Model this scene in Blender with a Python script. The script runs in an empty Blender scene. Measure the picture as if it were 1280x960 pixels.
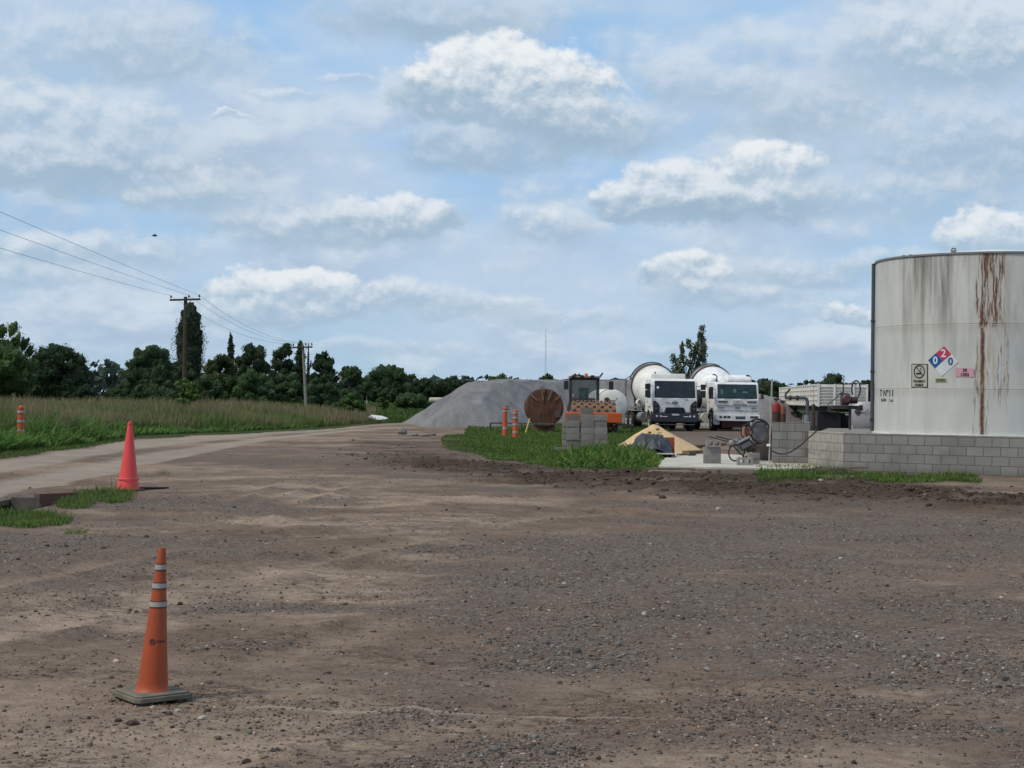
import bpy, bmesh, math, random
import numpy as np
from mathutils import Vector, Matrix
R = math.radians
scene = bpy.context.scene
col = scene.collection
random.seed(7)
RNG = np.random.default_rng(11)

# ---------------------------------------------------------------- camera
H = 1.7; F = 2000.0; PITCH = math.atan(17/2000.0); ROLL = R(0.7)
fwd = Vector((0, math.cos(PITCH), math.sin(PITCH)))
up0 = Vector((0, -math.sin(PITCH), math.cos(PITCH)))
rt0 = Vector((1, 0, 0))
CX = rt0*math.cos(ROLL) + up0*math.sin(ROLL)
CY = -rt0*math.sin(ROLL) + up0*math.cos(ROLL)
cam_d = bpy.data.cameras.new('camera'); cam = bpy.data.objects.new('camera', cam_d)
col.objects.link(cam)
m = Matrix.Identity(4)
for i in range(3):
    m[i][0] = CX[i]; m[i][1] = CY[i]; m[i][2] = -fwd[i]
m[0][3], m[1][3], m[2][3] = 0, 0, H
cam.matrix_world = m
cam_d.sensor_width = 36; cam_d.lens = 36*F/1280; cam_d.clip_start = .1; cam_d.clip_end = 9000
scene.camera = cam
scene.render.resolution_x = 1024; scene.render.resolution_y = 768
vs = scene.view_settings
vs.view_transform = 'Standard'; vs.look = 'None'; vs.gamma = 1; vs.use_curve_mapping = False
vs.exposure = 0.0

def ray(px, py):
    return fwd + CX*((px-640)/F) + CY*((480-py)/F)
def G(px, py, z=0.0):
    d = ray(px, py); t = (z-H)/d.z
    return Vector((d.x*t, d.y*t, z))
def AT(px, py, Y):
    d = ray(px, py); t = Y/d.y
    return Vector((d.x*t, Y, H+d.z*t))
def X(px, Y, z=0.0):
    k = (px-640)/F; dz = z-H
    return (k*(Y*fwd.y+dz*fwd.z) - Y*CX.y - dz*CX.z)/CX.x
def project(x, y, z):
    dz = z-H
    w = y*fwd.y+dz*fwd.z
    w = np.maximum(w, 1e-3)
    return 640+F*(x*CX.x+y*CX.y+dz*CX.z)/w, 480-F*(x*CY.x+y*CY.y+dz*CY.z)/w

# ---------------------------------------------------------------- sky
SUN_EL, SUN_AZ = R(50), R(-118)      # azimuth measured from +Y towards +X
world = bpy.data.worlds.new("World"); scene.world = world; world.use_nodes = True
class NT:
    """small helper to write shader maths"""
    def __init__(s, tree): s.t = tree; s.n = tree.nodes; s.l = tree.links
    def node(s, typ, **kw):
        nd = s.n.new(typ)
        for k, v in kw.items(): setattr(nd, k, v)
        return nd
    def setin(s, nd, i, v):
        if v is None: return
        if isinstance(v, (int, float)): nd.inputs[i].default_value = v
        elif isinstance(v, (tuple, list)):
            nd.inputs[i].default_value = tuple(v) if len(v) != 3 or nd.inputs[i].type != 'RGBA' else (*v, 1)
        else: s.l.new(v, nd.inputs[i])
    def m(s, op, a, b=None, c=None, clamp=False):
        nd = s.n.new('ShaderNodeMath'); nd.operation = op; nd.use_clamp = clamp
        s.setin(nd, 0, a); s.setin(nd, 1, b)
        if c is not None: s.setin(nd, 2, c)
        return nd.outputs[0]
    def mix(s, f, a, b, blend='MIX'):
        nd = s.n.new('ShaderNodeMix'); nd.data_type = 'RGBA'; nd.blend_type = blend
        s.setin(nd, 0, f); s.setin(nd, 6, a); s.setin(nd, 7, b)
        return nd.outputs[2]
    def ramp(s, v, a, b, lo=0., hi=1., smooth=True):
        nd = s.n.new('ShaderNodeMapRange'); nd.interpolation_type = 'SMOOTHSTEP' if smooth else 'LINEAR'
        s.setin(nd, 0, v); s.setin(nd, 1, a); s.setin(nd, 2, b); s.setin(nd, 3, lo); s.setin(nd, 4, hi)
        return nd.outputs[0]
    def noise(s, vec, scale, detail=4, rough=.5, dist=0., out=0, lac=2.):
        nd = s.n.new('ShaderNodeTexNoise'); s.setin(nd, 'Vector', vec)
        nd.inputs['Scale'].default_value = scale; nd.inputs['Detail'].default_value = detail
        nd.inputs['Roughness'].default_value = rough; nd.inputs['Distortion'].default_value = dist
        nd.inputs['Lacunarity'].default_value = lac
        return nd.outputs[out]
    def comb(s, x, y, z):
        nd = s.n.new('ShaderNodeCombineXYZ'); s.setin(nd, 0, x); s.setin(nd, 1, y); s.setin(nd, 2, z)
        return nd.outputs[0]
    def sep(s, v):
        nd = s.n.new('ShaderNodeSeparateXYZ'); s.l.new(v, nd.inputs[0]); return nd.outputs

w = NT(world.node_tree)
bg = w.n['Background']; bg.inputs[1].default_value = 0.1
sky = w.node('ShaderNodeTexSky', sky_type='NISHITA', sun_disc=False, sun_elevation=SUN_EL, sun_rotation=SUN_AZ)
sky.air_density = 1.0; sky.dust_density = 1.6; sky.ozone_density = 1.3
tc = w.node('ShaderNodeTexCoord')
vx, vy, vz = w.sep(tc.outputs['Generated'])
az = w.m('MULTIPLY', w.m('ARCTAN2', vx, vy), 57.2958)
el = w.m('MULTIPLY', w.m('ARCSINE', vz), 57.2958)
def pxdir(px, py):
    d = ray(px, py).normalized()
    return math.degrees(math.atan2(d.x, d.y)), math.degrees(math.asin(d.z))
# the sky: pale veil and broken stratocumulus, then separate cumulus heaps (each given by direction and size)
cvec = w.comb(az, w.m('MULTIPLY', el, 1.25), 3.1)
wn = w.noise(cvec, .42, 5, .55, out=1); wx, wy, wz = w.sep(wn)
wx = w.m('SUBTRACT', wx, .5); wy = w.m('SUBTRACT', wy, .5)
a2 = w.m('MULTIPLY_ADD', wx, 2.6, az); e2 = w.m('MULTIPLY_ADD', wy, 1.5, el)
fine = w.m('SUBTRACT', w.noise(cvec, 1.05, 8, .58), .5)
fine_up = w.m('SUBTRACT', w.noise(w.comb(w.m('ADD', az, -.10), w.m('MULTIPLY', w.m('ADD', el, .30), 1.25), 3.1), 1.05, 6, .58), .5)
frel = w.m('SUBTRACT', fine, fine_up)
hazec = w.ramp(el, -1., 10.)
gapcol = w.mix(hazec, (4.0, 6.0, 7.6), (3.2, 5.8, 9.1))
base = w.mix(.86, w.mix(1., sky.outputs[0], (.75, .75, .75), 'MULTIPLY'), gapcol)
ey = w.m('MULTIPLY', w.m('POWER', w.m('MAXIMUM', w.m('ADD', el, 1.5), .3), .80), 3.2)
def layer(daz, del_):
    return w.noise(w.comb(w.m('ADD', az, daz), w.m('ADD', ey, del_), 0.), .17, 7, .55)
n0 = layer(0, 0); n1 = layer(-.3, 1.3)
veil = w.ramp(w.noise(w.comb(az, w.m('MULTIPLY', el, 2.6), 5.), .12, 5, .5), .32, .66, .10, .80)
base = w.mix(veil, base, (5.4, 6.55, 8.0))
cov = w.ramp(n0, .40, .60); sh = w.ramp(w.m('SUBTRACT', n0, n1), -.10, .13)
final = w.mix(w.m('MULTIPLY', cov, .85), base, w.mix(sh, (4.1, 5.25, 6.8), (6.4, 7.3, 8.2)))
# px, py, half-width, half-height, whiteness, opacity, underside darkness
HEAPS = [(-40, 60, 260, 70, .45, .6, .5), (200, 60, 120, 60, .25, .7, .7), (60, 150, 190, 48, .55, .8, .6), (120, 205, 210, 60, .25, .85, .9), (20, 205, 120, 40, .3, .8, .7),
  (540, 25, 150, 42, .05, .85, .8), (1010, 140, 130, 52, .25, .7, .7), (1190, 70, 150, 75, .5, .85, .7), (1230, 190, 190, 80, .25, .8, .75), (1090, 250, 210, 45, .4, .7, .5),
  (600, 190, 130, 34, .2, .75, .8), (760, 165, 110, 48, .35, .8, .8), (630, 112, 128, 62, 1., .97, .75), (690, 150, 110, 45, .6, .8, .9), (880, 110, 90, 34, .3, .6, .6),
  (960, 215, 72, 36, 1., .9, .5), (850, 250, 105, 42, .85, .9, .8), (930, 255, 140, 36, .6, .8, .9), (500, 270, 78, 32, .9, .85, .8), (390, 285, 140, 36, .45, .8, .8), (680, 285, 60, 34, .8, .7, .6),
  (240, 245, 100, 34, .6, .7, .7), (100, 318, 150, 26, .55, .75, .6), (30, 345, 120, 20, .5, .6, .6), (360, 378, 112, 38, .95, .9, .55), (300, 395, 90, 22, .8, .7, .6), (520, 370, 70, 26, .8, .8, .6), (600, 385, 80, 22, .5, .7, .7),
  (860, 345, 58, 30, .95, .85, .7), (900, 372, 80, 22, .6, .7, .7), (1010, 345, 90, 24, .5, .7, .6), (1056, 400, 40, 17, .9, .8, .6), (1240, 298, 62, 34, .95, .85, .5), (1110, 330, 90, 22, .5, .6, .5), (700, 400, 120, 16, .5, .5, .6),
  (480, 440, 180, 13, .4, .5, .5), (900, 440, 150, 12, .4, .5, .5), (160, 440, 130, 12, .3, .4, .4), (350, 120, 55, 8, .8, .5, .3), (290, 146, 26, 7, .9, .6, .3), (430, 98, 55, 8, .7, .5, .3)]
for (px, py, hw, hh, wt, op, ud) in HEAPS:
    a0, e0 = pxdir(px, py); sa, se = hw/F*57.3*1.18, hh/F*57.3*1.15
    dx = w.m('MULTIPLY', w.m('SUBTRACT', a2, a0), 1/sa); dy = w.m('MULTIPLY', w.m('SUBTRACT', e2, e0), 1/se)
    dyn = w.m('MAXIMUM', dy, w.m('MULTIPLY', dy, -1.25))                       # flatter below
    q = w.m('MULTIPLY_ADD', dx, dx, w.m('MULTIPLY', dyn, dyn))
    body = w.m('MULTIPLY_ADD', fine, 1.6, w.m('SUBTRACT', 1.05, q))
    edge = .45 if wt > .8 else 1.0
    al = w.m('MULTIPLY', w.ramp(body, .0, edge), op)
    # crisp towards the top, dissolving towards the base
    al = w.m('MULTIPLY', al, w.ramp(dy, -1.25, -.35, .25, 1.))
    lit = w.ramp(w.m('MULTIPLY_ADD', frel, 1.5, w.m('MULTIPLY_ADD', fine, .8, dy)), -.35, .85)
    whitec = tuple(v*wt+u*(1-wt) for v, u in zip((8.5, 8.8, 9.0), (5.2, 6.3, 7.6)))
    greyc = tuple(v*ud+u*(1-ud) for v, u in zip((3.2, 4.5, 5.75), (4.8, 6.2, 7.6)))
    final = w.mix(al, final, w.mix(lit, greyc, whitec))
final = w.mix(w.ramp(el, -3., -.5), (1.6, 1.5, 1.4), final)
w.l.new(final, bg.inputs[0])
world.cycles.sampling_method = 'MANUAL'; world.cycles.sample_map_resolution = 512

sun_d = bpy.data.lights.new('sun', 'SUN'); sun_d.energy = 2.6; sun_d.angle = R(12); sun_d.color = (1, .89, .73)
sun = bpy.data.objects.new('sun', sun_d); col.objects.link(sun)
sd = Vector((math.sin(SUN_AZ)*math.cos(SUN_EL), math.cos(SUN_AZ)*math.cos(SUN_EL), math.sin(SUN_EL)))
sun.rotation_euler = (-sd).to_track_quat('-Z', 'Y').to_euler()
sun.location = (0, 0, 60)

# ---------------------------------------------------------------- materials
MATS = {}
def mat(name, c, rough=.6, metal=0., var=.25, scale=3., c2=None, bump=0., spec=None, streak=None, vcol=None, bscale=None):
    """procedural material: two tones mixed by noise, grime and a fine bump"""
    if name in MATS: return MATS[name]
    mt = bpy.data.materials.new(name); mt.use_nodes = True; MATS[name] = mt
    n = NT(mt.node_tree); bs = n.n['Principled BSDF']
    t = n.node('ShaderNodeTexCoord').outputs['Object']
    if vcol:
        at = n.node('ShaderNodeVertexColor'); at.layer_name = vcol
        a = at.outputs[0]
    else: a = None
    dark = c2 if c2 else tuple(x*.6 for x in c)
    f = n.ramp(n.noise(t, scale, 6, .6), .35, .72, 0, var*2)
    basec = n.mix(f, a if a is not None else c, dark if a is None else n.mix(1., a, (.7, .7, .65), 'MULTIPLY'))
    if streak:
        sx, sy, sz = n.sep(t)
        v = n.comb(n.m('MULTIPLY', sx, 4.), n.m('MULTIPLY', sy, 4.), n.m('MULTIPLY', sz, .35))
        f2 = n.ramp(n.noise(v, 2.2, 5, .6), .5, .75, 0, streak[1])
        basec = n.mix(f2, basec, streak[0])
    n.l.new(basec, bs.inputs['Base Color'])
    bs.inputs['Roughness'].default_value = rough; bs.inputs['Metallic'].default_value = metal
    bs.inputs['Specular IOR Level'].default_value = spec if spec is not None else (.12 if rough > .8 else .4)
    if bump:
        b = n.node('ShaderNodeBump'); b.inputs['Distance'].default_value = bump; b.inputs['Strength'].default_value = 1
        n.l.new(n.noise(t, bscale or scale*6, 5, .6), b.inputs['Height']); n.l.new(b.outputs[0], bs.inputs['Normal'])
    return mt

M_white = mat('truck_white_paint', (.76, .77, .78), .4, var=.3, scale=2.5, c2=(.50, .47, .42))
M_cream = mat('drum_white_paint', (.72, .71, .66), .45, var=.3, scale=1.2, c2=(.45, .43, .38), streak=((.34, .31, .26), .35))
M_black = mat('black_plastic', (.018, .018, .022), .55, var=.2)
M_tyre = mat('tyre_rubber', (.022, .022, .022), .9, var=.4, c2=(.06, .055, .045))
M_dark = mat('dark_chassis', (.03, .028, .03), .7, var=.4, c2=(.07, .06, .05))
M_grey = mat('grey_steel', (.22, .22, .22), .5, .3, var=.3)
M_rim = mat('dusty_rim', (.35, .34, .33), .6, .2, var=.4)
M_lens = mat('lamp_lens', (.5, .5, .5), .15, var=.1)
M_amber = mat('amber_lens', (.5, .16, .02), .3, var=.1)
M_orange = mat('orange_paint', (.50, .085, .014), .5, var=.3, c2=(.35, .07, .02))
M_red = mat('faded_red_paint', (.33, .03, .02), .6, var=.5, c2=(.12, .035, .02))
M_rust = mat('rusted_steel', (.125, .062, .042), .9, .0, var=.45, scale=2.5, c2=(.05, .03, .022), bump=.01, streak=((.22, .12, .07), .5))
M_padsteel = mat('rusty_drum_steel', (.21, .125, .08), .75, .1, var=.4, scale=5, c2=(.12, .06, .04))
M_wood = mat('weathered_wood', (.20, .13, .08), .85, var=.4, c2=(.09, .06, .04))
M_palewood = mat('pale_wood', (.42, .34, .22), .85, var=.3)
M_concrete = mat('block_concrete', (.235, .225, .205), .95, var=.35, scale=6, c2=(.15, .145, .135), bump=.004)
M_slab = mat('slab_concrete', (.50, .47, .41), .9, var=.4, scale=1.3, c2=(.33, .30, .26), bump=.003)
M_culvert = mat('stained_concrete', (.13, .115, .10), .95, var=.5, scale=4, c2=(.06, .052, .045), bump=.006)
M_poleconc = mat('pole_concrete', (.30, .28, .25), .9, var=.3, scale=2)
M_brown = mat('pole_timber', (.075, .058, .046), .9, var=.4, scale=4, c2=(.05, .035, .028))
M_wire = mat('line_wire', (.18, .18, .19), .6, var=.1)
M_hose = mat('black_hose', (.02, .02, .02), .5, var=.2)
M_silver = mat('silver_tank_paint', (.30, .30, .31), .45, .1, var=.25, c2=(.28, .28, .28))
M_tarp = mat('dark_tarp', (.020, .023, .032), .38, var=.5, scale=5, c2=(.055, .062, .08), bump=.02)
M_purple = mat('purplish_pump_paint', (.06, .025, .035), .6, var=.4)
M_blue = mat('emblem_blue', (.01, .03, .12), .3, var=.05)
M_bark = mat('bark', (.07, .055, .042), .95, var=.4, scale=3)
M_foot = mat('cone_base_rubber', (.17, .155, .12), .85, var=.45, scale=7, c2=(.09, .08, .065), bump=.003)
M_white2 = mat('white_reflective_band', (.29, .28, .265), .5, var=.4, scale=14, c2=(.3, .3, .28))
M_sheet = mat('white_sheet', (.6, .6, .58), .5, var=.2)

def glass(name, c, rough=.05, alpha=.5):
    mt = bpy.data.materials.new(name); mt.use_nodes = True
    bs = mt.node_tree.nodes['Principled BSDF']
    n = NT(mt.node_tree); t = n.node('ShaderNodeTexCoord').outputs['Object']
    n.l.new(n.mix(n.ramp(n.noise(t, 2.5, 3), .35, .7), c, tuple(x*.55 for x in c)), bs.inputs['Base Color'])
    bs.inputs['Roughness'].default_value = rough; bs.inputs['Alpha'].default_value = alpha
    bs.inputs['Specular IOR Level'].default_value = .35
    return mt
M_glass = glass('windscreen_glass', (.022, .032, .042), .08, .93)
M_glass2 = glass('teal_cab_glass', (.03, .07, .075), .08, .72)
M_glass3 = glass('roller_cab_glass', (.12, .20, .20), .08, .28)

# ---------------------------------------------------------------- mesh builder
class MB:
    def __init__(s): s.v = []; s.f = []
    def add(s, vs_, fs, mtx=None):
        o = len(s.v)
        s.v += [tuple(mtx @ Vector(p)) if mtx else tuple(p) for p in vs_]
        s.f += [tuple(i+o for i in f) for f in fs]
        return s
    def box(s, x0, x1, y0, y1, z0, z1, mtx=None):
        return s.add([(x0,y0,z0),(x1,y0,z0),(x1,y1,z0),(x0,y1,z0),(x0,y0,z1),(x1,y0,z1),(x1,y1,z1),(x0,y1,z1)],
                     [(0,3,2,1),(4,5,6,7),(0,1,5,4),(1,2,6,5),(2,3,7,6),(3,0,4,7)], mtx)
    def cyl(s, p0, p1, r0, r1=None, n=12, cap=True):
        r1 = r0 if r1 is None else r1
        p0, p1 = Vector(p0), Vector(p1); d = (p1-p0).normalized()
        a = d.orthogonal().normalized(); b = d.cross(a)
        vs_ = []
        for p, r in ((p0, r0), (p1, r1)):
            for i in range(n):
                t = 2*math.pi*i/n; vs_.append(p + (a*math.cos(t)+b*math.sin(t))*r)
        fs = [(i, (i+1) % n, n+(i+1) % n, n+i) for i in range(n)]
        if cap: fs += [tuple(range(n-1, -1, -1)), tuple(range(n, 2*n))]
        return s.add(vs_, fs)
    def tube(s, pts, r, n=6):
        pts = [Vector(p) for p in pts]; vs_ = []; N = len(pts)
        prev = None
        for i, p in enumerate(pts):
            d = (pts[min(i+1, N-1)]-pts[max(i-1, 0)]).normalized()
            a = d.orthogonal().normalized() if prev is None else (prev - d*prev.dot(d)).normalized()
            prev = a; b = d.cross(a)
            for k in range(n):
                t = 2*math.pi*k/n; vs_.append(p+(a*math.cos(t)+b*math.sin(t))*(r if not callable(r) else r(i/(N-1))))
        fs = [(i*n+k, i*n+(k+1) % n, (i+1)*n+(k+1) % n, (i+1)*n+k) for i in range(N-1) for k in range(n)]
        fs += [tuple(range(n-1, -1, -1)), tuple(range((N-1)*n, N*n))]
        return s.add(vs_, fs)
    def lathe(s, prof, p0, axis, n=24, ring=None):
        """prof: (distance along axis, radius)"""
        p0 = Vector(p0); d = Vector(axis).normalized(); a = d.orthogonal().normalized(); b = d.cross(a)
        vs_ = []
        for (t, r) in prof:
            for i in range(n):
                q = 2*math.pi*i/n; vs_.append(p0+d*t+(a*math.cos(q)+b*math.sin(q))*max(r, 1e-4))
        N = len(prof)
        fs = [(j*n+i, j*n+(i+1) % n, (j+1)*n+(i+1) % n, (j+1)*n+i) for j in range(N-1) for i in range(n)]
        if ring is None: ring = min(r for _, r in prof) > .5*max(r for _, r in prof) and len(prof) in (3, 4, 6) and abs(prof[0][1]-prof[-1][1]) < .08*prof[0][1]+.012
        if ring: fs += [((N-1)*n+i, (N-1)*n+(i+1) % n, (i+1) % n, i) for i in range(n)]
        else: fs += [tuple(range(n-1, -1, -1)), tuple(range((N-1)*n, N*n))]
        return s.add(vs_, fs)
    def prism(s, poly, axis, a0, a1, mtx=None):
        """poly in the two other axes, extruded along axis from a0 to a1"""
        n = len(poly)
        def P(p, a):
            return (a, p[0], p[1]) if axis == 'x' else ((p[0], a, p[1]) if axis == 'y' else (p[0], p[1], a))
        vs_ = [P(p, a0) for p in poly]+[P(p, a1) for p in poly]
        fs = [(i, (i+1) % n, n+(i+1) % n, n+i) for i in range(n)] + [tuple(range(n-1, -1, -1)), tuple(range(n, 2*n))]
        return s.add(vs_, fs, mtx)
    def build(s, name, mt, parent=None, smooth=False, bevel=0., loc=None, rotz=None):
        me = bpy.data.meshes.new(name); me.from_pydata(s.v, [], s.f)
        bm = bmesh.new(); bm.from_mesh(me); bmesh.ops.recalc_face_normals(bm, faces=bm.faces); bm.to_mesh(me); bm.free()
        if smooth:
            me.polygons.foreach_set('use_smooth', [True]*len(me.polygons))
            try: me.set_sharp_from_angle(angle=R(35))
            except Exception: pass
        me.materials.append(mt)
        o = bpy.data.objects.new(name, me); col.objects.link(o)
        if parent: o.parent = parent
        if loc is not None: o.location = loc
        if rotz is not None: o.rotation_euler = (0, 0, rotz)
        if bevel:
            b = o.modifiers.new('bevel', 'BEVEL'); b.width = bevel; b.segments = 2; b.limit_method = 'ANGLE'
        return o
def tag(o, label=None, cat=None, group=None, kind=None):
    if label: o['label'] = label
    if cat: o['category'] = cat
    if group: o['group'] = group
    if kind: o['kind'] = kind
    return o
def thing(name, label, cat, loc=(0, 0, 0), rotz=0, group=None):
    o = bpy.data.objects.new(name, None); col.objects.link(o); o.empty_display_size = .2
    o.location = loc; o.rotation_euler = (0, 0, rotz)
    return tag(o, label, cat, group)
def dup(root, loc, rotz, label, group=None):
    r = root.copy(); col.objects.link(r); r.location = loc; r.rotation_euler = (0, 0, rotz); r['label'] = label
    if group: r['group'] = group
    def rec(a, b):
        for ch in list(a.children):
            c = ch.copy(); col.objects.link(c); c.parent = b; rec(ch, c)
    rec(root, r)
    return r
def text_obj(s_, size, mt, parent, loc, rot=(R(90), 0, 0), name='lettering', depth=.002, sx=1.):
    cu = bpy.data.curves.new('t', 'FONT'); cu.body = s_; cu.size = size; cu.extrude = depth
    cu.align_x = 'CENTER'; cu.align_y = 'CENTER'; cu.resolution_u = 3; cu.offset = size*.02
    tmp = bpy.data.objects.new('t', cu); col.objects.link(tmp)
    me = bpy.data.meshes.new_from_object(tmp)
    bpy.data.objects.remove(tmp); bpy.data.curves.remove(cu)
    me.materials.clear(); me.materials.append(mt)
    o = bpy.data.objects.new(name, me); col.objects.link(o); o.parent = parent; o.location = loc; o.rotation_euler = rot
    o.scale = (sx, 1, 1)
    return o
def mesh_np(name, V, Q, mt, cols=None, smooth=False, tri=False):
    """big mesh from numpy arrays; Q is (n,k) face indices"""
    me = bpy.data.meshes.new(name); k = Q.shape[1]; n = len(Q)
    me.vertices.add(len(V)); me.vertices.foreach_set('co', np.ascontiguousarray(V, np.float32).ravel())
    me.loops.add(n*k); me.loops.foreach_set('vertex_index', np.ascontiguousarray(Q, np.int32).ravel())
    me.polygons.add(n); me.polygons.foreach_set('loop_start', np.arange(0, n*k, k, dtype=np.int32))
    if smooth: me.polygons.foreach_set('use_smooth', np.ones(n, bool))
    me.update(calc_edges=True)
    if cols is not None:
        for cn, c in cols.items():
            at = me.color_attributes.new(cn, 'FLOAT_COLOR', 'POINT')
            c4 = np.ones((len(V), 4), np.float32); c4[:, :c.shape[1]] = c
            at.data.foreach_set('color', c4.ravel())
    me.materials.append(mt)
    o = bpy.data.objects.new(name, me); col.objects.link(o)
    return o

# value noise
_T = RNG.random((256, 256)).astype(np.float32)
def vn(x, y):
    xi = np.floor(x).astype(int); yi = np.floor(y).astype(int)
    fx = x-xi; fy = y-yi; fx = fx*fx*(3-2*fx); fy = fy*fy*(3-2*fy)
    a = _T[xi & 255, yi & 255]; b = _T[(xi+1) & 255, yi & 255]; c = _T[xi & 255, (yi+1) & 255]; d = _T[(xi+1) & 255, (yi+1) & 255]
    return a*(1-fx)*(1-fy)+b*fx*(1-fy)+c*(1-fx)*fy+d*fx*fy
def fbm(x, y, s, o=4, g=.5, off=0.):
    x = np.asarray(x, float); y = np.asarray(y, float)
    r = 0; amp = 1; tot = 0; f = 1/s
    for i in range(o):
        r = r+amp*vn(x*f+off+17.3*i, y*f+off*1.7+9.1*i); tot += amp; amp *= g; f *= 2.03
    return r/tot
def sst(v, a, b):
    t = np.clip((v-a)/(b-a), 0, 1); return t*t*(3-2*t)

_n = NT(M_concrete.node_tree); _oi = _n.node('ShaderNodeObjectInfo'); _b = _n.n['Principled BSDF']
_src = _b.inputs['Base Color'].links[0].from_socket
_k = _n.m('MULTIPLY_ADD', _oi.outputs['Random'], .50, .68)
_n.l.new(_n.mix(1., _src, _n.comb(_k, _k, _k), 'MULTIPLY'), _b.inputs['Base Color'])
# ---------------------------------------------------------------- ground
RF = np.array([(-1200,650),(-400,596),(0,573),(100,560),(170,548),(280,543),(330,540),(400,537),(470,530),(540,526),(560,522)])
RN = np.array([(-1200,1200),(-400,720),(0,620),(90,600),(170,583),(280,560),(340,550),(440,539),(540,534),(560,531)])
IS_B = np.array([(550,545),(553,560),(600,571),(650,581),(720,589),(800,590),(822,585),(835,572)])   # grass island lower edge
MUD = np.array([(330,560),(560,583),(700,598),(900,606),(1100,615),(1280,628),(1700,650)])
RUTS = [([(1500,668),(1280,641),(1000,621),(760,603),(560,580),(420,556)], .16), ([(1500,652),(1280,630),(1000,612),(780,596)], .14), ([(1500,640),(1280,620),(1080,607)], .12),
        ([(-200,760),(60,716),(300,664),(520,628),(800,612)], .20), ([(-200,830),(100,772),(380,700),(640,650),(950,632),(1400,660)], .22), ([(-100,1000),(250,850),(560,760),(900,720),(1400,715)], .20),
        ([(-100,1100),(350,900),(700,812),(1100,780),(1500,790)], .20), ([(240,640),(330,604),(420,575),(500,556)], .18), ([(300,650),(420,606),(520,578),(560,566)], .18)]
RUTS = [(np.array([tuple(G(p[0], p[1]).xy) for p in pl]), w_) for pl, w_ in RUTS]
def rutmask(x, y):
    out = np.zeros_like(x); ridge = np.zeros_like(x)
    jx = (fbm(x, y, 2.5, 2, off=51.)-.5)*.8
    for pl, w_ in RUTS:
        # smooth the line, then distance to it
        best = np.full(x.shape, 1e9)
        for (ax, ay), (bx, by) in zip(pl[:-1], pl[1:]):
            dx, dy = bx-ax, by-ay; t = np.clip(((x-ax)*dx+(y-ay)*dy)/(dx*dx+dy*dy), 0, 1)
            best = np.minimum(best, np.hypot(x-ax-t*dx, y-ay-t*dy+jx*.5))
        brk = sst(fbm(x, y, 2.8, 2, off=52.+w_*30), .36, .56)
        out = np.maximum(out, np.exp(-(best/w_)**2)*brk); ridge = np.maximum(ridge, np.exp(-((best-w_*1.9)/(w_*.6))**2)*brk)
    return out, ridge
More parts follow.
